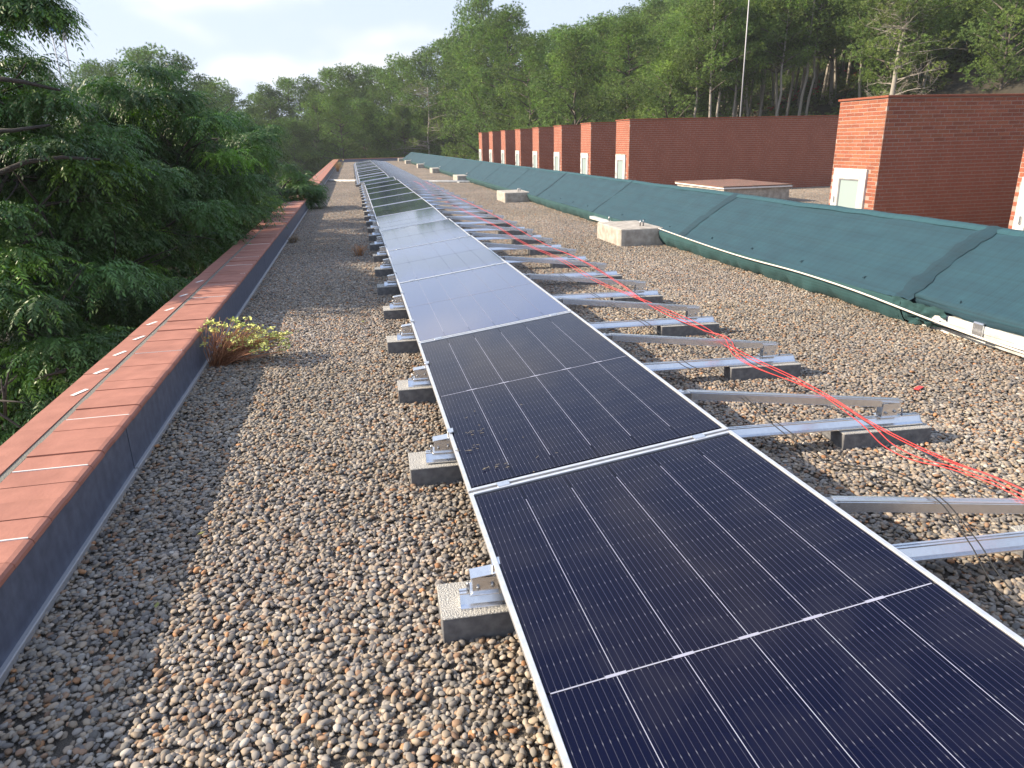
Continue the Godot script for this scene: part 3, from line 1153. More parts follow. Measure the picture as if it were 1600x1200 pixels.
# ---------------------------------------------------------------- brick roof boxes
func brick_face(o: Node3D, single: bool, from: Vector3, along: Vector3, out: Vector3, length: float, height: float, hole: Rect2, joined_to: MB, limit: float, brick: Mesh, count: Array) -> void:
	var course := 0.0557
	var bl := 0.2
	var rows := int(height / course)
	var b := Basis(along, Vector3.UP, out)
	if b.determinant() < 0: b = Basis(-along, Vector3.UP, out)
	for r in range(rows - 1, -1, -1):
		var y := (r + 0.5) * course
		var s := -bl * fposmod(r * 0.42 + (0.13 if r % 5 == 0 else 0.0), 1.0)
		while s < length:
			var a := maxf(s, 0.0)
			var e := minf(s + bl, length)
			s += bl
			if e - a < 0.03: continue
			var mid := (a + e) * 0.5
			if hole.has_point(Vector2(mid, y)): continue
			var at := from + along * mid + Vector3.UP * y + out * R(-0.0045, -0.003)
			if single and count[0] < 296 and mid < limit and y > 0.35:
				var q := part("brick", brick, M.bricks[rng.randi() % 6], o)
				q.transform = Transform3D(b * Basis.from_scale(Vector3((e - a - 0.010) / 0.190, 1, 1)), at)
				count[0] += 1
			else:
				joined_to.box(at, Vector3(e - a - 0.010, course - 0.0105, 0.012), b)


func brick_boxes() -> void:
	rng.seed = 101
	var starts := [6.28, 9.80]
	for k in 8: starts.append(20.2 + 3.5 * k)
	var brick := MB.new()
	brick.box(Vector3.ZERO, Vector3(0.190, 0.0455, 0.012), Basis(), 0.0015)
	var bm := brick.done()
	var H := 2.03
	var X0 := 7.71
	for i in starts.size():
		var z0: float = starts[i]
		var words := "brick roof box cut off by the right edge, only its door side showing" if i == 0 else "nearest whole brick roof box, tall at the right with a white framed hatch" if i == 1 else "brick roof box behind the low brick curb, with a long dark side" if i == 2 else "%s brick roof box counted from the long one towards the trees" % ordinal(i - 1)
		if i == starts.size() - 1: words = "farthest brick roof box, last of the line before the trees"
		var o := thing("brick_roof_box", words, "roof box", Vector3(X0, 0, -z0), "brick boxes in a line on the roof")
		var ln := 7.0
		var mb := MB.new()
		mb.box(Vector3(ln / 2, H / 2 - 0.05, -0.55), Vector3(ln - 0.002, H + 0.08, 1.1 - 0.002))
		part("core", mb.done(), M.mortar, o)
		var rest := MB.new()
		var count := [0]
		var hole := Rect2(0.215, -0.1, 0.80, 1.12)
		brick_face(o, i == 1, Vector3(0, 0, 0), Vector3(0, 0, -1), Vector3(-1, 0, 0), 1.1, H, hole, rest, 2.0, bm, count)
		brick_face(o, i == 1, Vector3(0, 0, 0), Vector3(1, 0, 0), Vector3(0, 0, 1), ln, H, Rect2(), rest, 2.75, bm, count)
		var rp := part("brickwork", rest.done(), M.bricks[3], o)
		rp.set_meta("kind", "stuff")
		mb = MB.new()
		mb.box(Vector3(ln / 2, H + 0.004, -0.55), Vector3(ln + 0.05, 0.032, 1.15), Basis(), 0.004)
		part("coping", mb.done(), M.bricks[0], o)
		# white framed hatch on the sunny end
		mb = MB.new()
		var y1 := 1.01 if i < 2 else 1.09
		var zc := -0.615
		mb.box(Vector3(-0.012, (y1 + 0.03) / 2, zc - 0.3175), Vector3(0.05, y1 - 0.03, 0.155), Basis(), 0.004)
		mb.box(Vector3(-0.012, (y1 + 0.03) / 2, zc + 0.3175), Vector3(0.05, y1 - 0.03, 0.155), Basis(), 0.004)
		mb.box(Vector3(-0.012, y1 - 0.081, zc), Vector3(0.05, 0.162, 0.48), Basis(), 0.004)
		mb.box(Vector3(-0.012, 0.10, zc), Vector3(0.05, 0.14, 0.48), Basis(), 0.004)
		var hatch := part("hatch", mb.done(), M.white, o)
		mb = MB.new()
		mb.box(Vector3(-0.004, (y1 - 0.16 + 0.17) / 2, zc), Vector3(0.012, y1 - 0.33, 0.478))
		part("pane", mb.done(), M.pane, hatch)
		mb = MB.new()
		for q in [[0, 0.235, 1], [0, -0.235, 1]]:
			mb.box(Vector3(-0.014, (y1 - 0.16 + 0.17) / 2, zc + q[1]), Vector3(0.02, y1 - 0.34, 0.012))
		mb.box(Vector3(-0.014, y1 - 0.17, zc), Vector3(0.02, 0.012, 0.46))
		part("glazing_bead", mb.done(), M.zinc_edge, hatch)
		mb = MB.new()
		mb.box(Vector3(-0.045, 0.52, zc - 0.30), Vector3(0.02, 0.10, 0.02), Basis(), 0.004)
		part("handle", mb.done(), M.alu, hatch)
	var cb := thing("low_brick_curb", "low flat brick topped curb between the two nearest long brick walls", "roof curb", Vector3(9.3, 0, -17.2))
	var mb3 := MB.new()
	mb3.box(Vector3(0, 0.16, 0), Vector3(1.7, 0.40, 2.6))
	part("base", mb3.done(), M.cast, cb)
	mb3 = MB.new()
	mb3.box(Vector3(0, 0.375, 0), Vector3(1.78, 0.034, 2.70), Basis(), 0.004)
	part("bedding", mb3.done(), M.lime, cb)
	mb3 = MB.new()
	mb3.box(Vector3.ZERO, Vector3(0.144, 0.03, 0.294), Basis(), 0.002)
	var tile := mb3.done()
	for ix in 12:
		for iz in 9:
			var t := part("tile", tile, M.slab[rng.randi() % 3], cb)
			t.position = Vector3(-0.825 + ix * 0.15, 0.407 + R(-0.001, 0.001), -1.2 + iz * 0.30)


# ---------------------------------------------------------------- plants
func stem_tuft(called: String, words: String, at: Vector3, n: int, height: float, lean: Vector3, stalk: Color, heads: int, seed_: int) -> void:
	rng.seed = seed_
	var o := thing(called, words, "plant", at)
	var mb := MB.new()
	var tips := []
	for i in n:
		mb.tint = stalk * R(0.6, 1.35)
		var a := R(0, TAU)
		var r := sqrt(rng.randf())
		var out := Vector3(cos(a) * r, 0, sin(a) * r) * 0.55 + lean * R(0.2, 1.25)
		var h := height * R(0.45, 1.05) * (1.0 - 0.35 * clampf(out.length() - 0.4, 0, 1))
		var p0 := Vector3(R(-0.05, 0.05), -0.01, R(-0.05, 0.05))
		var p2 := p0 + out * height * 0.95 + Vector3(0, h, 0)
		var p1 := p0.lerp(p2, 0.5) + Vector3(R(-0.03, 0.03), h * 0.06, R(-0.03, 0.03)) - out * height * 0.12
		mb.tube([p0, p1, p2], 0.0032, 0.0018, 3)
		tips.append(p2)
		if i % 2 == 0:
			mb.tube([p1, p1 + Vector3(R(-0.06, 0.06), R(0.02, 0.09), R(-0.06, 0.06))], 0.002, 0.001, 3)
	part("stems", mb.done(), M.dry, o)
	if heads > 0:
		mb = MB.new()
		for i in heads:
			var c: Vector3 = tips[i % tips.size()]
			var k := R(0.75, 1.25)
			mb.tint = Color(0.60, 0.60, 0.20) * k if rng.randf() < 0.75 else Color(0.42, 0.48, 0.13) * k
			for q in 16:
				var v := Vector3(R(-1, 1), R(-0.35, 0.5), R(-1, 1)) * 0.030
				var t := Vector3(R(-1, 1), R(-0.4, 0.4), R(-1, 1)).normalized() * 0.011
				var s := t.cross(Vector3(R(-1, 1), R(0.2, 1), R(-1, 1))).normalized() * 0.007
				mb.quad(c + v - t, c + v + s, c + v + t, c + v - s)
		part("flower_heads", mb.done(), M.dry, o)


func roof_weeds() -> void:
	stem_tuft("fennel_plant", "dry reddish plant with yellow green flower heads beside the parapet", Vector3(-1.12, 0, -5.45), 190, 0.37, Vector3(0.95, -0.1, -0.1), Color(0.42, 0.20, 0.11), 95, 5)
	stem_tuft("dry_weed", "orange dry weed on open gravel left of the panel row", Vector3(-0.03, 0, -10.7), 44, 0.20, Vector3(0.1, 0, 0), Color(0.42, 0.20, 0.08), 0, 6)
	stem_tuft("dry_weed", "brown dry weed against the parapet foot beyond the flowering plant", Vector3(-1.10, 0, -12.6), 40, 0.18, Vector3(0.3, 0, 0.2), Color(0.22, 0.15, 0.08), 0, 7)
	stem_tuft("dry_weed", "dry weed at the right corner of the second big concrete block", Vector3(4.72, 0, -18.7), 44, 0.34, Vector3(0.1, 0, 0.2), Color(0.22, 0.19, 0.09), 6, 8)
	stem_tuft("dry_weed", "orange dry weed at the right corner of the third big concrete block", Vector3(4.80, 0, -29.3), 40, 0.36, Vector3(0.2, 0, 0.2), Color(0.36, 0.2, 0.08), 4, 9)
	stem_tuft("dry_weed", "tall orange dry weed at the far end of the parapet", Vector3(-0.92, 0, -46.0), 90, 0.75, Vector3(0.1, 0, 0.1), Color(0.45, 0.25, 0.07), 20, 10)


func frond(v: PackedVector3Array, c: PackedColorArray, from: Vector3, dir: Vector3, len: float, droop: float, col: Color, ls: float) -> void:
	var pts := []
	var p := from
	var d := dir
	var n := 11
	for i in n + 1:
		pts.append(p)
		p += d * len / n
		d = (d + Vector3.DOWN * droop / n).normalized()
	for i in n:
		var a: Vector3 = pts[i]
		var b: Vector3 = pts[i + 1]
		var f := (b - a).normalized()
		var s := f.cross(Vector3.UP).normalized()
		var w := 0.003
		v.append_array([a - s * w, b, a + s * w])
		for q in 3: c.append(col * 0.8)
		if i == 0: continue
		for sg in [-1.0, 1.0]:
			var l := ls * (1.0 - 0.45 * absf(i / float(n) - 0.45)) * R(0.8, 1.15)
			var t: Vector3 = (s * sg + f * R(0.45, 0.8) + Vector3.DOWN * R(0.25, 0.75)).normalized()
			var up := t.cross(f).normalized()
			var wd := (f * 0.85 + up * R(-0.5, 0.5)).normalized() * l * 0.19
			var k := col * R(0.85, 1.15)
			var m := a + t * l * 0.45
			var e := a + t * l
			v.append_array([a, m + wd, e, a, e, m - wd])
			for q in 6: c.append(k)
	var e0: Vector3 = pts[n]
	var t0: Vector3 = (e0 - pts[n - 1]).normalized()
	var s0 := t0.cross(Vector3.UP).normalized() * ls * 0.18
	v.append_array([e0, e0 + t0 * ls * 0.5 + s0, e0 + t0 * ls])
	v.append_array([e0, e0 + t0 * ls, e0 + t0 * ls * 0.5 - s0])
	for q in 6: c.append(col)


func rosette(n: int, len: float, ls: float) -> ArrayMesh:
	var v := PackedVector3Array()
	var c := PackedColorArray()
	for i in n:
		var a := TAU * (i + R(-0.3, 0.3)) / n
		var rise := R(-0.1, 0.7)
		var dir := Vector3(cos(a), rise, sin(a)).normalized()
		frond(v, c, Vector3(0, R(-0.05, 0.05), 0), dir, len * R(0.7, 1.1), R(1.2, 2.6), Color(0.060, 0.122, 0.030) * R(0.75, 1.3), ls)
	return raw(v, c)


func bend(a: Vector3, b: Vector3, k: float, n := 6) -> Array:
	var out := []
	var l := a.distance_to(b)
	var m := a.lerp(b, 0.5) + Vector3(R(-1, 1), R(-0.2, 1.0), R(-1, 1)) * l * k
	for i in n + 1:
		var t := i / float(n)
		out.append(a.lerp(m, t).lerp(m.lerp(b, t), t) + Vector3(R(-1, 1), R(-1, 1), R(-1, 1)) * l * 0.012)
	return out


func broad_tree(words: String, root_at: Vector3, fork: float, balls: Array, seed_: int, bare := [], dense := 1.0) -> void:
	rng.seed = seed_
	var o := thing("broadleaf_tree", words, "tree", root_at)
	var mb := MB.new()
	var f := Vector3(R(-0.2, 0.2), fork, R(-0.2, 0.2))
	mb.tube(bend(Vector3(0, -0.3, 0), f, 0.03), 0.20, 0.15, 9)
	part("trunk", mb.done(), M.limb, o)
	var where := [[], []]
	var tone := [[], []]
	for q in balls:
		var c := Vector3(q[0], q[1], -q[2]) - root_at
		var r: float = q[3]
		mb = MB.new()
		var stem := f + Vector3(R(-0.1, 0.1), R(-0.4, 0.1), R(-0.1, 0.1))
		if q.size() > 4: stem = Vector3(-4.7, 2.75, -8.6) - root_at
		mb.tube(bend(stem, c, 0.10 if q.size() < 5 else 0.03, 7), 0.055 if q.size() < 5 else 0.025, 0.016, 6)
		for t in int(3 + r * 4):
			var e := c + Vector3(R(-1, 1), R(-0.7, 1), R(-1, 1)).normalized() * r * R(0.5, 0.95)
			mb.tube(bend(c + Vector3(R(-0.1, 0.1), R(-0.1, 0.1), R(-0.1, 0.1)), e, 0.12, 4), 0.014, 0.005, 4)
		part("branch", mb.done(), M.limb, o)
		var kk := R(0.75, 1.2)
		for spray in int(r * r * 9.5 * dense) + 3:
			var dv := Vector3(R(-1, 1), R(-1, 1), R(-1, 1))
			while dv.length() > 1.0: dv = Vector3(R(-1, 1), R(-1, 1), R(-1, 1))
			dv = dv.normalized() * pow(dv.length(), 0.5)
			var sc := c + dv * Vector3(0.95, 0.85, 0.95) * r
			var gg := kk * R(0.7, 1.35)
			var fresh := rng.randf() < 0.14
			var wide := R(0.16, 0.34) * (0.6 + 0.4 * minf(r, 1.0))
			for i in 9:
				var ang := R(0, TAU)
				var rr := sqrt(rng.randf()) * wide
				var at := sc + Vector3(cos(ang) * rr, -rr * rr * 0.9 + R(-0.05, 0.05), sin(ang) * rr)
				var b := Basis(Vector3.UP, R(0, TAU)) * Basis(Vector3(R(-1, 1), 0, R(-1, 1)).normalized(), R(0, 0.4))
				var k := i % 2
				where[k].append(Transform3D(b.scaled(Vector3.ONE * R(0.7, 1.1)), at))
				var g := gg * R(0.85, 1.15)
				tone[k].append(Color(2.0, 1.8, 0.9) * g if fresh else Color(g, g, g * R(0.85, 1.2)))
	for b in bare:
		mb = MB.new()
		var pts := []
		for p in b: pts.append(p - root_at)
		mb.tube(pts, 0.026, 0.012, 7)
		part("bare_limb", mb.done(), M.limb, o)
	for k in 2:
		many("foliage", M.rosettes[k], M.leaf, where[k], tone[k], o)


func left_trees() -> void:
	rng.seed = 201
	M.rosettes = [rosette(8, 0.44, 0.066), rosette(7, 0.38, 0.060)]
	broad_tree("dark drooping broadleaf tree at the left edge, its upper branch against the sky", Vector3(-5.2, -3.8, -9.2), 2.6,
		[[-3.42, 2.0, 8.5, 0.72], [-3.15, 1.62, 9.0, 0.75], [-3.25, 1.35, 8.0, 0.95], [-2.95, 1.20, 9.0, 0.85], [-3.10, 0.95, 8.0, 1.0], [-4.0, 1.9, 8.6, 0.9], [-3.12, 2.98, 8.5, 0.20, 1], [-2.95, 2.90, 8.5, 0.14, 1], [-2.82, 2.82, 8.5, 0.10, 1], [-3.3, 3.08, 8.5, 0.25, 1], [-3.75, 2.45, 8.7, 0.6], [-3.35, 0.5, 8.6, 1.0], [-4.3, 0.9, 8.8, 1.2], [-5.0, 2.0, 9.5, 1.4], [-6.0, 1.2, 8.8, 1.5]], 11,
		[[Vector3(-3.1, 1.36, -7.4), Vector3(-2.85, 1.46, -7.45), Vector3(-2.6, 1.49, -7.6), Vector3(-2.38, 1.46, -7.9)], [Vector3(-3.2, 2.20, -7.9), Vector3(-2.92, 2.16, -8.0), Vector3(-2.7, 2.1, -8.2)], [Vector3(-3.29, 1.74, -7.8), Vector3(-3.0, 1.73, -7.7), Vector3(-2.75, 1.78, -7.9)]])
	broad_tree("broadleaf tree with a light green top, right of the dark tree at the left edge", Vector3(-3.9, -3.8, -11.6), 2.8,
		[[-2.73, 2.05, 11.5, 0.80], [-2.43, 1.98, 12.0, 0.78], [-2.92, 1.66, 11.0, 0.95], [-2.38, 1.45, 11.5, 1.0], [-2.80, 1.09, 10.5, 1.05], [-2.35, 0.85, 11.5, 1.0], [-3.18, 0.72, 9.5, 1.15], [-2.60, 0.48, 10.0, 1.05], [-3.9, 1.6, 11.5, 1.2], [-3.4, 1.0, 11.5, 1.2], [-2.1, 1.75, 13.0, 0.7]], 12)
	broad_tree("broadleaf tree beside the parapet, farthest of the leafy trees on the left", Vector3(-3.4, -3.8, -15.0), 2.8,
		[[-2.27, 1.65, 14.0, 0.80], [-2.1, 1.66, 15.5, 0.65], [-2.15, 1.09, 14.5, 0.85], [-2.2, 0.67, 12.5, 0.8], [-2.0, 0.55, 15.0, 0.6], [-2.1, 1.2, 16.0, 0.6], [-3.0, 1.2, 15.0, 1.1], [-2.9, 0.4, 13.2, 1.0]], 13)
	broad_tree("low leafy tree below the parapet in the left foreground", Vector3(-4.2, -3.8, -7.6), 2.4,
		[[-3.20, 0.25, 8.0, 1.1], [-2.85, 0.12, 9.0, 1.0], [-2.55, 0.05, 10.5, 0.8], [-3.15, -0.30, 7.0, 0.65], [-2.60, -0.22, 6.5, 0.30], [-3.05, -0.42, 6.2, 0.5], [-3.05, 0.0, 7.2, 0.85], [-2.85, -0.2, 8.0, 0.9], [-2.65, -0.1, 9.2, 0.8], [-4.2, 0.2, 7.6, 1.2], [-3.9, -0.8, 8.2, 1.2], [-3.4, -0.9, 9.4, 1.0], [-3.6, -1.3, 7.0, 0.9]], 14,
		[[Vector3(-3.62, 0.53, -7.2), Vector3(-3.25, 0.59, -7.2), Vector3(-2.79, 0.86, -7.3)]])
	broad_tree("leafy branch tree leaning over the parapet onto the gravel", Vector3(-2.9, -3.8, -19.0), 3.2,
		[[-1.20, 0.62, 19.5, 0.40], [-1.73, 0.50, 18.5, 0.45], [-0.92, 0.40, 19.5, 0.26], [-1.50, 0.80, 19.0, 0.33], [-1.95, 0.28, 17.5, 0.45], [-2.05, 0.15, 15.8, 0.42], [-2.6, 0.4, 18.6, 0.8]], 15, [], 1.5)


func pad_mesh(tufts: int, needles: int) -> ArrayMesh:
	# one clump of a pine crown, about a metre across: tufts of needles
	var v := PackedVector3Array()
	var c := PackedColorArray()
	for i in tufts:
		var dv := Vector3(R(-1, 1), R(-1, 1), R(-1, 1))
		while dv.length() > 1.0: dv = Vector3(R(-1, 1), R(-1, 1), R(-1, 1))
		dv = dv.normalized() * pow(dv.length(), 0.6)
		var at := dv * Vector3(0.92, 0.62, 0.92)
		var col := Color(0.142, 0.218, 0.056) * R(0.55, 1.55)
		var axis := (dv + Vector3(0, 0.75, 0) + Vector3(R(-1, 1), R(-1, 1), R(-1, 1)) * 0.4).normalized()
		for k in needles:
			var d := (axis + Vector3(R(-1, 1), R(-1, 1), R(-1, 1)) * 0.85).normalized()
			var s := d.cross(Vector3(R(-1, 1), R(-1, 1), R(-1, 1))).normalized() * R(0.010, 0.018)
			var l := R(0.14, 0.27)
			v.append_array([at - s, at + d * l, at + s])
			for q in 3: c.append(col)
	return raw(v, c)


func make_pine(seed_: int, called: String, H: float, low: float, rad: float, limbs: int, per: int, pale: bool, spread := 0.34) -> Node3D:
	rng.seed = seed_
	var o := thing(called, "pine", "tree")
	var mb := MB.new()
	var pts := []
	var sway := Vector3(R(-1, 1), 0, R(-1, 1)) * 0.05 * H
	for i in 9:
		var t := i / 8.0
		pts.append(Vector3(0, -0.5 + t * (H * 0.96 + 0.5), 0) + sway * sin(t * PI * 0.9) + Vector3(R(-1, 1), 0, R(-1, 1)) * 0.02 * H * t)
	mb.tube(pts, 0.0085 * H + 0.025, 0.03, 7)
	part("trunk", mb.done(), M.bark_pale if pale else M.bark, o)
	mb = MB.new()
	var where := []
	var tone := []
	for i in limbs:
		var u := (i + rng.randf()) / limbs
		var y := H * lerpf(low, 0.97, u)
		var a := i * 2.399 + R(-0.5, 0.5)
		var prof := pow(sin(PI * clampf(0.16 + u * 0.80, 0, 1)), 0.7)
		var l := rad * prof * R(0.65, 1.15)
		var dir := Vector3(cos(a), 0, sin(a))
		var base: Vector3 = pts[clampi(int(y / H * 8.0), 0, 8)]
		base.y = y - l * 0.25
		var tip := base + dir * l + Vector3(0, l * spread + 0.2, 0)
		mb.tube(bend(base, tip, 0.07, 4), 0.035 + 0.012 * l, 0.012, 4)
		var g := R(0.65, 1.35)
		for k in per:
			var t := 1.0 - 0.62 * k / maxf(1.0, per)
			var c := base.lerp(tip, t) + Vector3(R(-1, 1), R(-0.3, 0.7), R(-1, 1)) * 0.28 * rad * 0.5
			var s := R(0.50, 0.98) * (0.55 + 0.16 * rad)
			var b := Basis(Vector3.UP, R(0, TAU)) * Basis(Vector3(R(-1, 1), 0, R(-1, 1)).normalized(), R(0, 0.5))
			where.append(Transform3D(b.scaled(Vector3(s, s * R(0.7, 1.0), s)), c))
			var gg := g * R(0.85, 1.15)
			tone.append(Color(gg * R(0.92, 1.1), gg, gg * R(0.8, 1.2)))
	part("branches", mb.done(), M.bark, o)
	many("foliage", M.pads[seed_ % 3], M.needle, where, tone, o)
	return o


func twig_tree(words: String, at: Vector3, H: float, seed_: int, pads: int) -> void:
	rng.seed = seed_
	var o := thing("bare_pine", words, "tree", at)
	var mb := MB.new()
	mb.tube(bend(Vector3(0, -0.5, 0), Vector3(0.3, H * 0.9, 0), 0.04, 7), 0.16, 0.03, 7)
	part("trunk", mb.done(), M.bark_pale, o)
	mb = MB.new()
	var where := []
	var tone := []
	for i in 34:
		var y := H * R(0.12, 0.9)
		var a := R(0, TAU)
		var l := H * 0.36 * sin(PI * clampf(y / H * 0.8 + 0.15, 0, 1)) * R(0.7, 1.1)
		var b0 := Vector3(0.3 * y / H, y, 0)
		var tip := b0 + Vector3(cos(a) * l, l * R(-0.05, 0.4), sin(a) * l)
		var br := bend(b0, tip, 0.1, 5)
		mb.tube(br, 0.03, 0.008, 4)
		for k in 9:
			var s: Vector3 = br[1 + rng.randi() % 5]
			var e := s + Vector3(R(-1, 1), R(-0.3, 0.8), R(-1, 1)).normalized() * R(0.3, 0.9)
			mb.tube([s, s.lerp(e, 0.5) + Vector3(R(-1, 1), R(-1, 1), R(-1, 1)) * 0.05, e], 0.009, 0.004, 3)
			for q in 3:
				var e2 := s.lerp(e, R(0.3, 1.0))
				mb.tube([e2, e2 + Vector3(R(-1, 1), R(-0.3, 0.8), R(-1, 1)).normalized() * R(0.15, 0.4)], 0.005, 0.003, 3)
		if i < pads:
			where.append(Transform3D(Basis(Vector3.UP, R(0, TAU)).scaled(Vector3.ONE * R(0.4, 0.7)), tip))
			var g := R(0.8, 1.2)
			tone.append(Color(g * 1.15, g, g * 0.9))
	part("twigs", mb.done(), M.bark_pale, o)
	if pads > 0: many("foliage", M.pads[0], M.needle, where, tone, o)


func forest() -> void:
	rng.seed = 301
	M.pads = [pad_mesh(62, 17), pad_mesh(58, 18), pad_mesh(66, 16)]
	var kinds := [
		make_pine(31, "pine_tree", 9.5, 0.38, 2.4, 27, 4, true),
		make_pine(32, "pine_tree", 10.5, 0.42, 2.2, 26, 4, true),
		make_pine(33, "pine_tree", 9.0, 0.30, 2.7, 29, 4, true),
		make_pine(34, "pine_tree", 12.0, 0.12, 3.2, 44, 4, false, 0.25),
		make_pine(35, "pine_tree", 10.0, 0.08, 3.0, 42, 4, false, 0.4),
		make_pine(37, "pine_tree", 10.0, 0.47, 1.9, 20, 3, true),
		make_pine(36, "pine_tree", 6.0, 0.06, 2.0, 26, 3, false, 0.6)]
	var tall := [9.5, 10.5, 9.0, 12.0, 10.0, 10.0, 6.0]
	var spots := []          # x, distance, top height, kind, what it is
	# skyline behind the far end of the roof, from left to right
	var line := [[-31.1, 90, 10.5], [-26.5, 90, 10.0], [-22.0, 80, 9.2], [-17.8, 75, 9.8], [-14.6, 75, 9.2], [-14.2, 85, 7.9], [-12.6, 90, 7.6], [-10.5, 95, 7.3], [-8.6, 92, 8.0], [-6.4, 92, 8.6], [-3.9, 92, 8.7], [-1.6, 90, 9.4], [0.5, 88, 9.5], [3.0, 88, 9.5], [4.5, 84, 8.9], [6.1, 82, 9.7], [7.4, 78, 10.1], [9.5, 76, 10.7], [10.9, 74, 10.5], [11.8, 66, 10.7], [12.8, 62, 11.2], [13.2, 76, 14.6], [15.6, 74, 12.8], [17.7, 66, 10.3], [20.3, 70, 10.8], [21.7, 72, 11.0], [23.2, 70, 11.4], [25.0, 70, 12.1], [26.8, 70, 12.8], [27.5, 66, 12.9], [29.5, 66, 14.0]]
	for i in line.size():
		var q: Array = line[i]
		spots.append([q[0], q[1], q[2], 3 + (i % 2), "back"])
	# lower rank in front of it, just past the end of the roof
	for i in 13:
		spots.append([-13.0 + i * 2.05 + R(-0.5, 0.5), 75.5 + R(-1.5, 4.0), R(3.6, 6.6), [3, 4, 6][i % 3], "rank"])
	# dark trees right of the roof end
	for q in [[13.4, 56, 8.6, 3], [15.6, 50, 8.2, 4], [17.6, 47, 8.4, 3], [18.6, 54, 9.5, 4], [19.4, 42, 7.4, 3], [21.5, 46, 9.0, 0], [18.4, 62, 10.0, 3], [17.7, 40, 5.5, 6], [18.8, 44, 5.8, 6], [25.2, 32, 10.0, 2], [28.2, 33.5, 11.2, 0], [30.5, 31.5, 10.8, 2], [33.5, 34, 12.5, 2], [37.0, 36.0, 13.5, 0], [34.5, 30.0, 11.5, 2], [27.0, 27.5, 8.0, 6], [12.6, 73, 7.0, 4], [15.0, 73.5, 8.0, 4], [17.6, 72, 8.5, 3]]:
		spots.append([q[0], q[1], q[2], q[3], "side"])
	# slender trunks at the edge of the wood
	for i in 30:
		var az := deg_to_rad(25.6 + i * 0.37 + R(-0.3, 0.3))
		var far := R(37.0, 47.0)
		spots.append([far * tan(az), far, hill(far * tan(az), far) + R(8.0, 9.8), 5, "wood"])
	for i in 16:
		var az := deg_to_rad(37.5 + i * 0.72 + R(-0.4, 0.4))
		var far := R(33.0, 44.0)
		spots.append([far * tan(az), far, hill(far * tan(az), far) + R(4.5, 7.0), [2, 6, 4][i % 3], "wood"])
	# the wood on the hillside
	var d := 37.0
	while d < 96.0:
		var x := 22.0
		while x < 82.0:
			var px := x + R(-1.7, 1.7)
			var pd := d + R(-1.7, 1.7)
			var az := rad_to_deg(atan2(px, pd))
			if az > 19.0 and az < 49.0 and px - 0.28 * pd > 6.0:
				var g := hill(px, pd)
				spots.append([px, pd, g + R(7.2, 9.6) + (1.6 if pd > 58.0 and az > 25.0 else 0.0), rng.randi() % 3, "wood"])
			x += 4.1
		d += 4.5
	spots.sort_custom(func(a, b): return atan2(a[0], a[1]) < atan2(b[0], b[1]))
	var n := {"back": 0, "rank": 0, "side": 0, "wood": 0}
	var first := {}
	for q in spots:
		n[q[4]] += 1
		var k: int = q[3]
		var w := ordinal(n[q[4]])
		var words: String = {"back": "bushy green pine on the skyline behind the roof end, %s from the left", "rank": "low dark bushy pine just past the roof end, %s from the left", "side": "dark pine beyond the right side of the roof, %s from the left", "wood": "slender pale trunked pine on the wooded hillside, %s from the left"}[q[4]] % w
		var group: String = {"back": "pines on the skyline", "rank": "pines past the roof end", "side": "dark pines beside the roof", "wood": "pines on the hillside"}[q[4]]
		var o: Node3D
		if not first.has(k):
			o = kinds[k]
			first[k] = true
			o.set_meta("label", words)
			o.set_meta("group", group)
		else:
			o = dup(kinds[k], "pine_tree", words, group)
		var g := hill(q[0], q[1])
		var s: float = (q[2] - g) / tall[k]
		var wide := s if q[4] == "wood" else clampf(s, 0.75, 1.15)
		o.transform = Transform3D(Basis(Vector3.UP, R(0, TAU)).scaled(Vector3(wide, s, wide)), Vector3(q[0], g, -q[1]))
	twig_tree("grey dry twiggy pine behind the far end of the net tent", Vector3(7.2, hill(7.2, 73.5), -73.5), 11.0, 61, 14)
	twig_tree("grey twiggy pine rising behind the nearest brick box", Vector3(24.6, hill(24.6, 31.0), -31.0), 5.6, 62, 16)
	twig_tree("thin dry pine left of the dark trees, near the farthest brick box", Vector3(10.6, hill(10.6, 72.5), -72.5), 9.5, 63, 9)
	bush("bright green bush behind the long brick box", Vector3(19.3, hill(19.3, 33.0), -33.0), 1.0, 71)
	flowers()
	undergrowth()


func bush(words: String, at: Vector3, r: float, seed_: int) -> void:
	rng.seed = seed_
	var o := thing("bush", words, "bush", at)
	var where := []
	var tone := []
	for i in 60:
		where.append(Transform3D(Basis(Vector3.UP, R(0, TAU)).scaled(Vector3.ONE * R(0.7, 1.1)), Vector3(R(-1, 1) * r, R(0.2, 2.4), R(-1, 1) * r)))
		var g := R(1.0, 1.8)
		tone.append(Color(g, g * 1.2, g))
	many("foliage", M.rosettes[1], M.leaf, where, tone, o)


func undergrowth() -> void:
	rng.seed = 77
	var root := thing("undergrowth", "dark low shrubs and brush covering the ground under the hillside pines", "undergrowth")
	root.set_meta("kind", "stuff")
	var where := []
	var tone := []
	for i in 1500:
		var d := R(33.0, 62.0) if i % 3 else R(62.0, 95.0)
		var az := R(0.40, 0.90)
		var x := d * tan(az)
		if x < 21.0: continue
		var s := R(0.5, 1.1)
		where.append(Transform3D(Basis(Vector3.UP, R(0, TAU)).scaled(Vector3(s, s * 0.7, s)), Vector3(x, hill(x, d) + 0.25 * s, -d)))
		var g := R(0.55, 1.15)
		tone.append(Color(g * 1.1, g, g * 1.1))
	many("shrubs", M.pads[1], M.needle, where, tone, root)


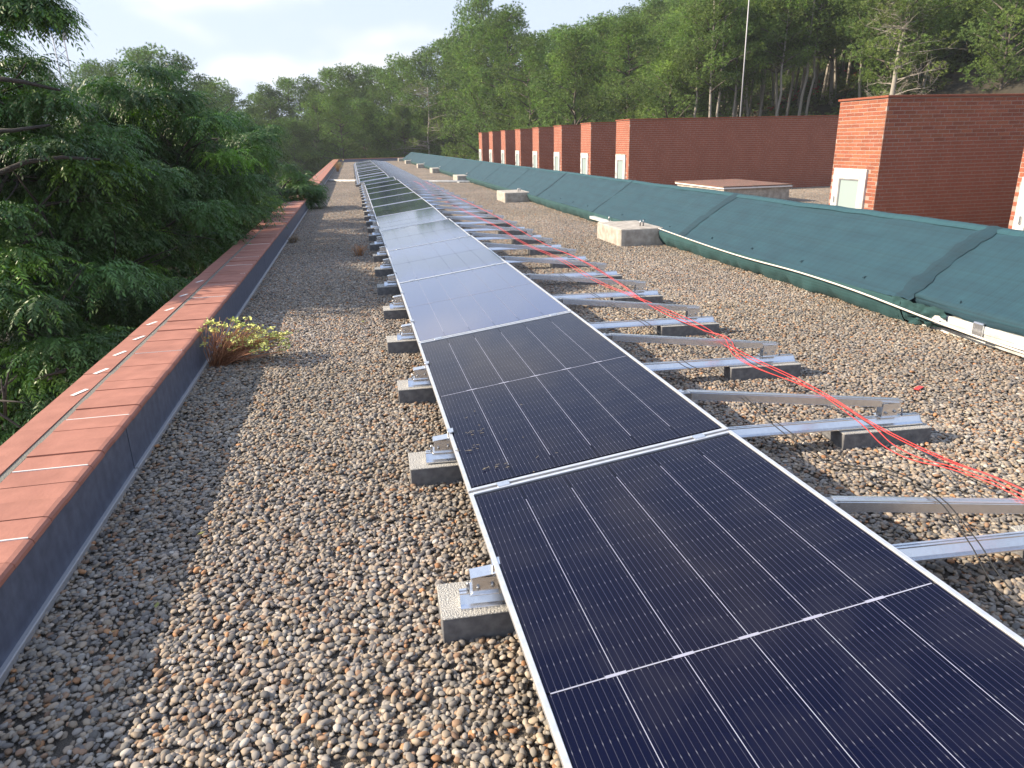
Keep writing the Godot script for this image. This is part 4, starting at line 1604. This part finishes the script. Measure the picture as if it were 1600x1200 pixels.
func flowers() -> void:
	rng.seed = 72
	var mb := MB.new()
	for i in 240:
		var x := R(26.0, 33.0)
		var d := R(42.0, 46.0)
		var p := Vector3(x, hill(x, d) + R(0.3, 1.0), -d)
		mb.tint = Color(0.42, 0.03, 0.06) * R(0.6, 1.2) if i % 3 else Color(0.06, 0.1, 0.03)
		var s := R(0.05, 0.10)
		mb.tri(p, p + Vector3(s, R(-s, s), R(-s, s)), p + Vector3(R(-s, s), s, R(-s, s)))
		mb.tri(p, p + Vector3(-s, R(-s, s), R(-s, s)), p + Vector3(R(-s, s), s, R(-s, s)))
	top("red_flowers", mb.done(), M.dry, "patch of small red flowers under the hillside pines", "flowers", "", "stuff")


func leaf_litter() -> void:
	rng.seed = 95
	var mb := MB.new()
	for i in 130:
		var x := -1.17 + pow(rng.randf(), 1.8) * 1.4
		var d := R(2.0, 22.0)
		var a := R(0, TAU)
		var c := Vector3(x, 0.017 + R(0, 0.006), -d)
		var f := Vector3(cos(a), R(-0.2, 0.2), sin(a)) * R(0.010, 0.026)
		var w := Vector3(-sin(a), R(-0.3, 0.5), cos(a)) * R(0.005, 0.010)
		mb.tint = Color(0.26, 0.15, 0.06) * R(0.5, 1.3) if i % 4 else Color(0.20, 0.20, 0.06)
		mb.tri(c - f, c + w, c + f)
		mb.tri(c - f, c + f, c - w)
	top("leaf_litter", mb.done(), M.dry, "few small dry leaves dropped on the gravel along the parapet", "leaves", "", "stuff")


func distant_things() -> void:
	rng.seed = 401
	var pole := thing("flagpole", "tall thin pale pole standing in front of the hillside pines", "pole", Vector3(18.65, hill(18.65, 34.0), -34.0))
	var mb := MB.new()
	mb.tube([Vector3(0, -0.3, 0), Vector3(0, 10.5, 0)], 0.038, 0.026, 8)
	part("shaft", mb.done(), M.zinc_edge, pole)
	mb = MB.new()
	mb.tube([Vector3(0, 10.5, 0), Vector3(0, 10.62, 0)], 0.07, 0.05, 8)
	part("cap", mb.done(), M.zinc, pole)
	# tower crane far off on the left
	var c := thing("tower_crane", "blue tower crane far off between the left trees and the sky", "crane", Vector3(-32.0, hill(-32.0, 100.0), -100.0))
	var H := 17.3
	mb = MB.new()
	lattice(mb, Vector3(0, 0, 0), Vector3(0, H, 0), 0.55, 1.0, 0.05)
	part("mast", mb.done(), M.zinc, c)
	mb = MB.new()
	lattice(mb, Vector3(0.4, H + 0.3, 0.4), Vector3(-16, H + 9.0, 14), 0.45, 0.9, 0.10)
	part("jib", mb.done(), M.blue, c)
	mb = MB.new()
	mb.box(Vector3(0.2, H + 0.1, 0.3), Vector3(1.5, 0.9, 1.3), Basis(Vector3.BACK, -0.5), 0.05)
	part("slewing_head", mb.done(), M.blue, c)
	mb = MB.new()
	mb.box(Vector3(0.75, H - 0.5, 0.4), Vector3(0.4, 1.1, 0.8), Basis(), 0.05)
	part("counterweight", mb.done(), M.cast, c)


func lattice(mb: MB, a: Vector3, b: Vector3, w: float, step: float, r: float) -> void:
	var d := (b - a).normalized()
	var s := d.cross(Vector3(0.3, 0.5, 0.8)).normalized()
	var u := d.cross(s)
	var cor := [s + u, s - u, -s - u, -s + u]
	var n := int(a.distance_to(b) / step)
	for q in cor: mb.tube([a + q * w, b + q * w], r, r, 4)
	for i in n:
		for k in 4:
			mb.tube([a.lerp(b, i / float(n)) + cor[k] * w, a.lerp(b, (i + 1.0) / n) + cor[(k + 1) % 4] * w], r * 0.6, r * 0.6, 3)


func _ready() -> void:
	camera_and_light()
	materials()
	land()
	building()
	parapet()
	brick_boxes()
	gravel()
	solar_panels()
	supports()
	net_row()
	cables()
	left_trees()
	forest()
	roof_weeds()
	leaf_litter()
	distant_things()
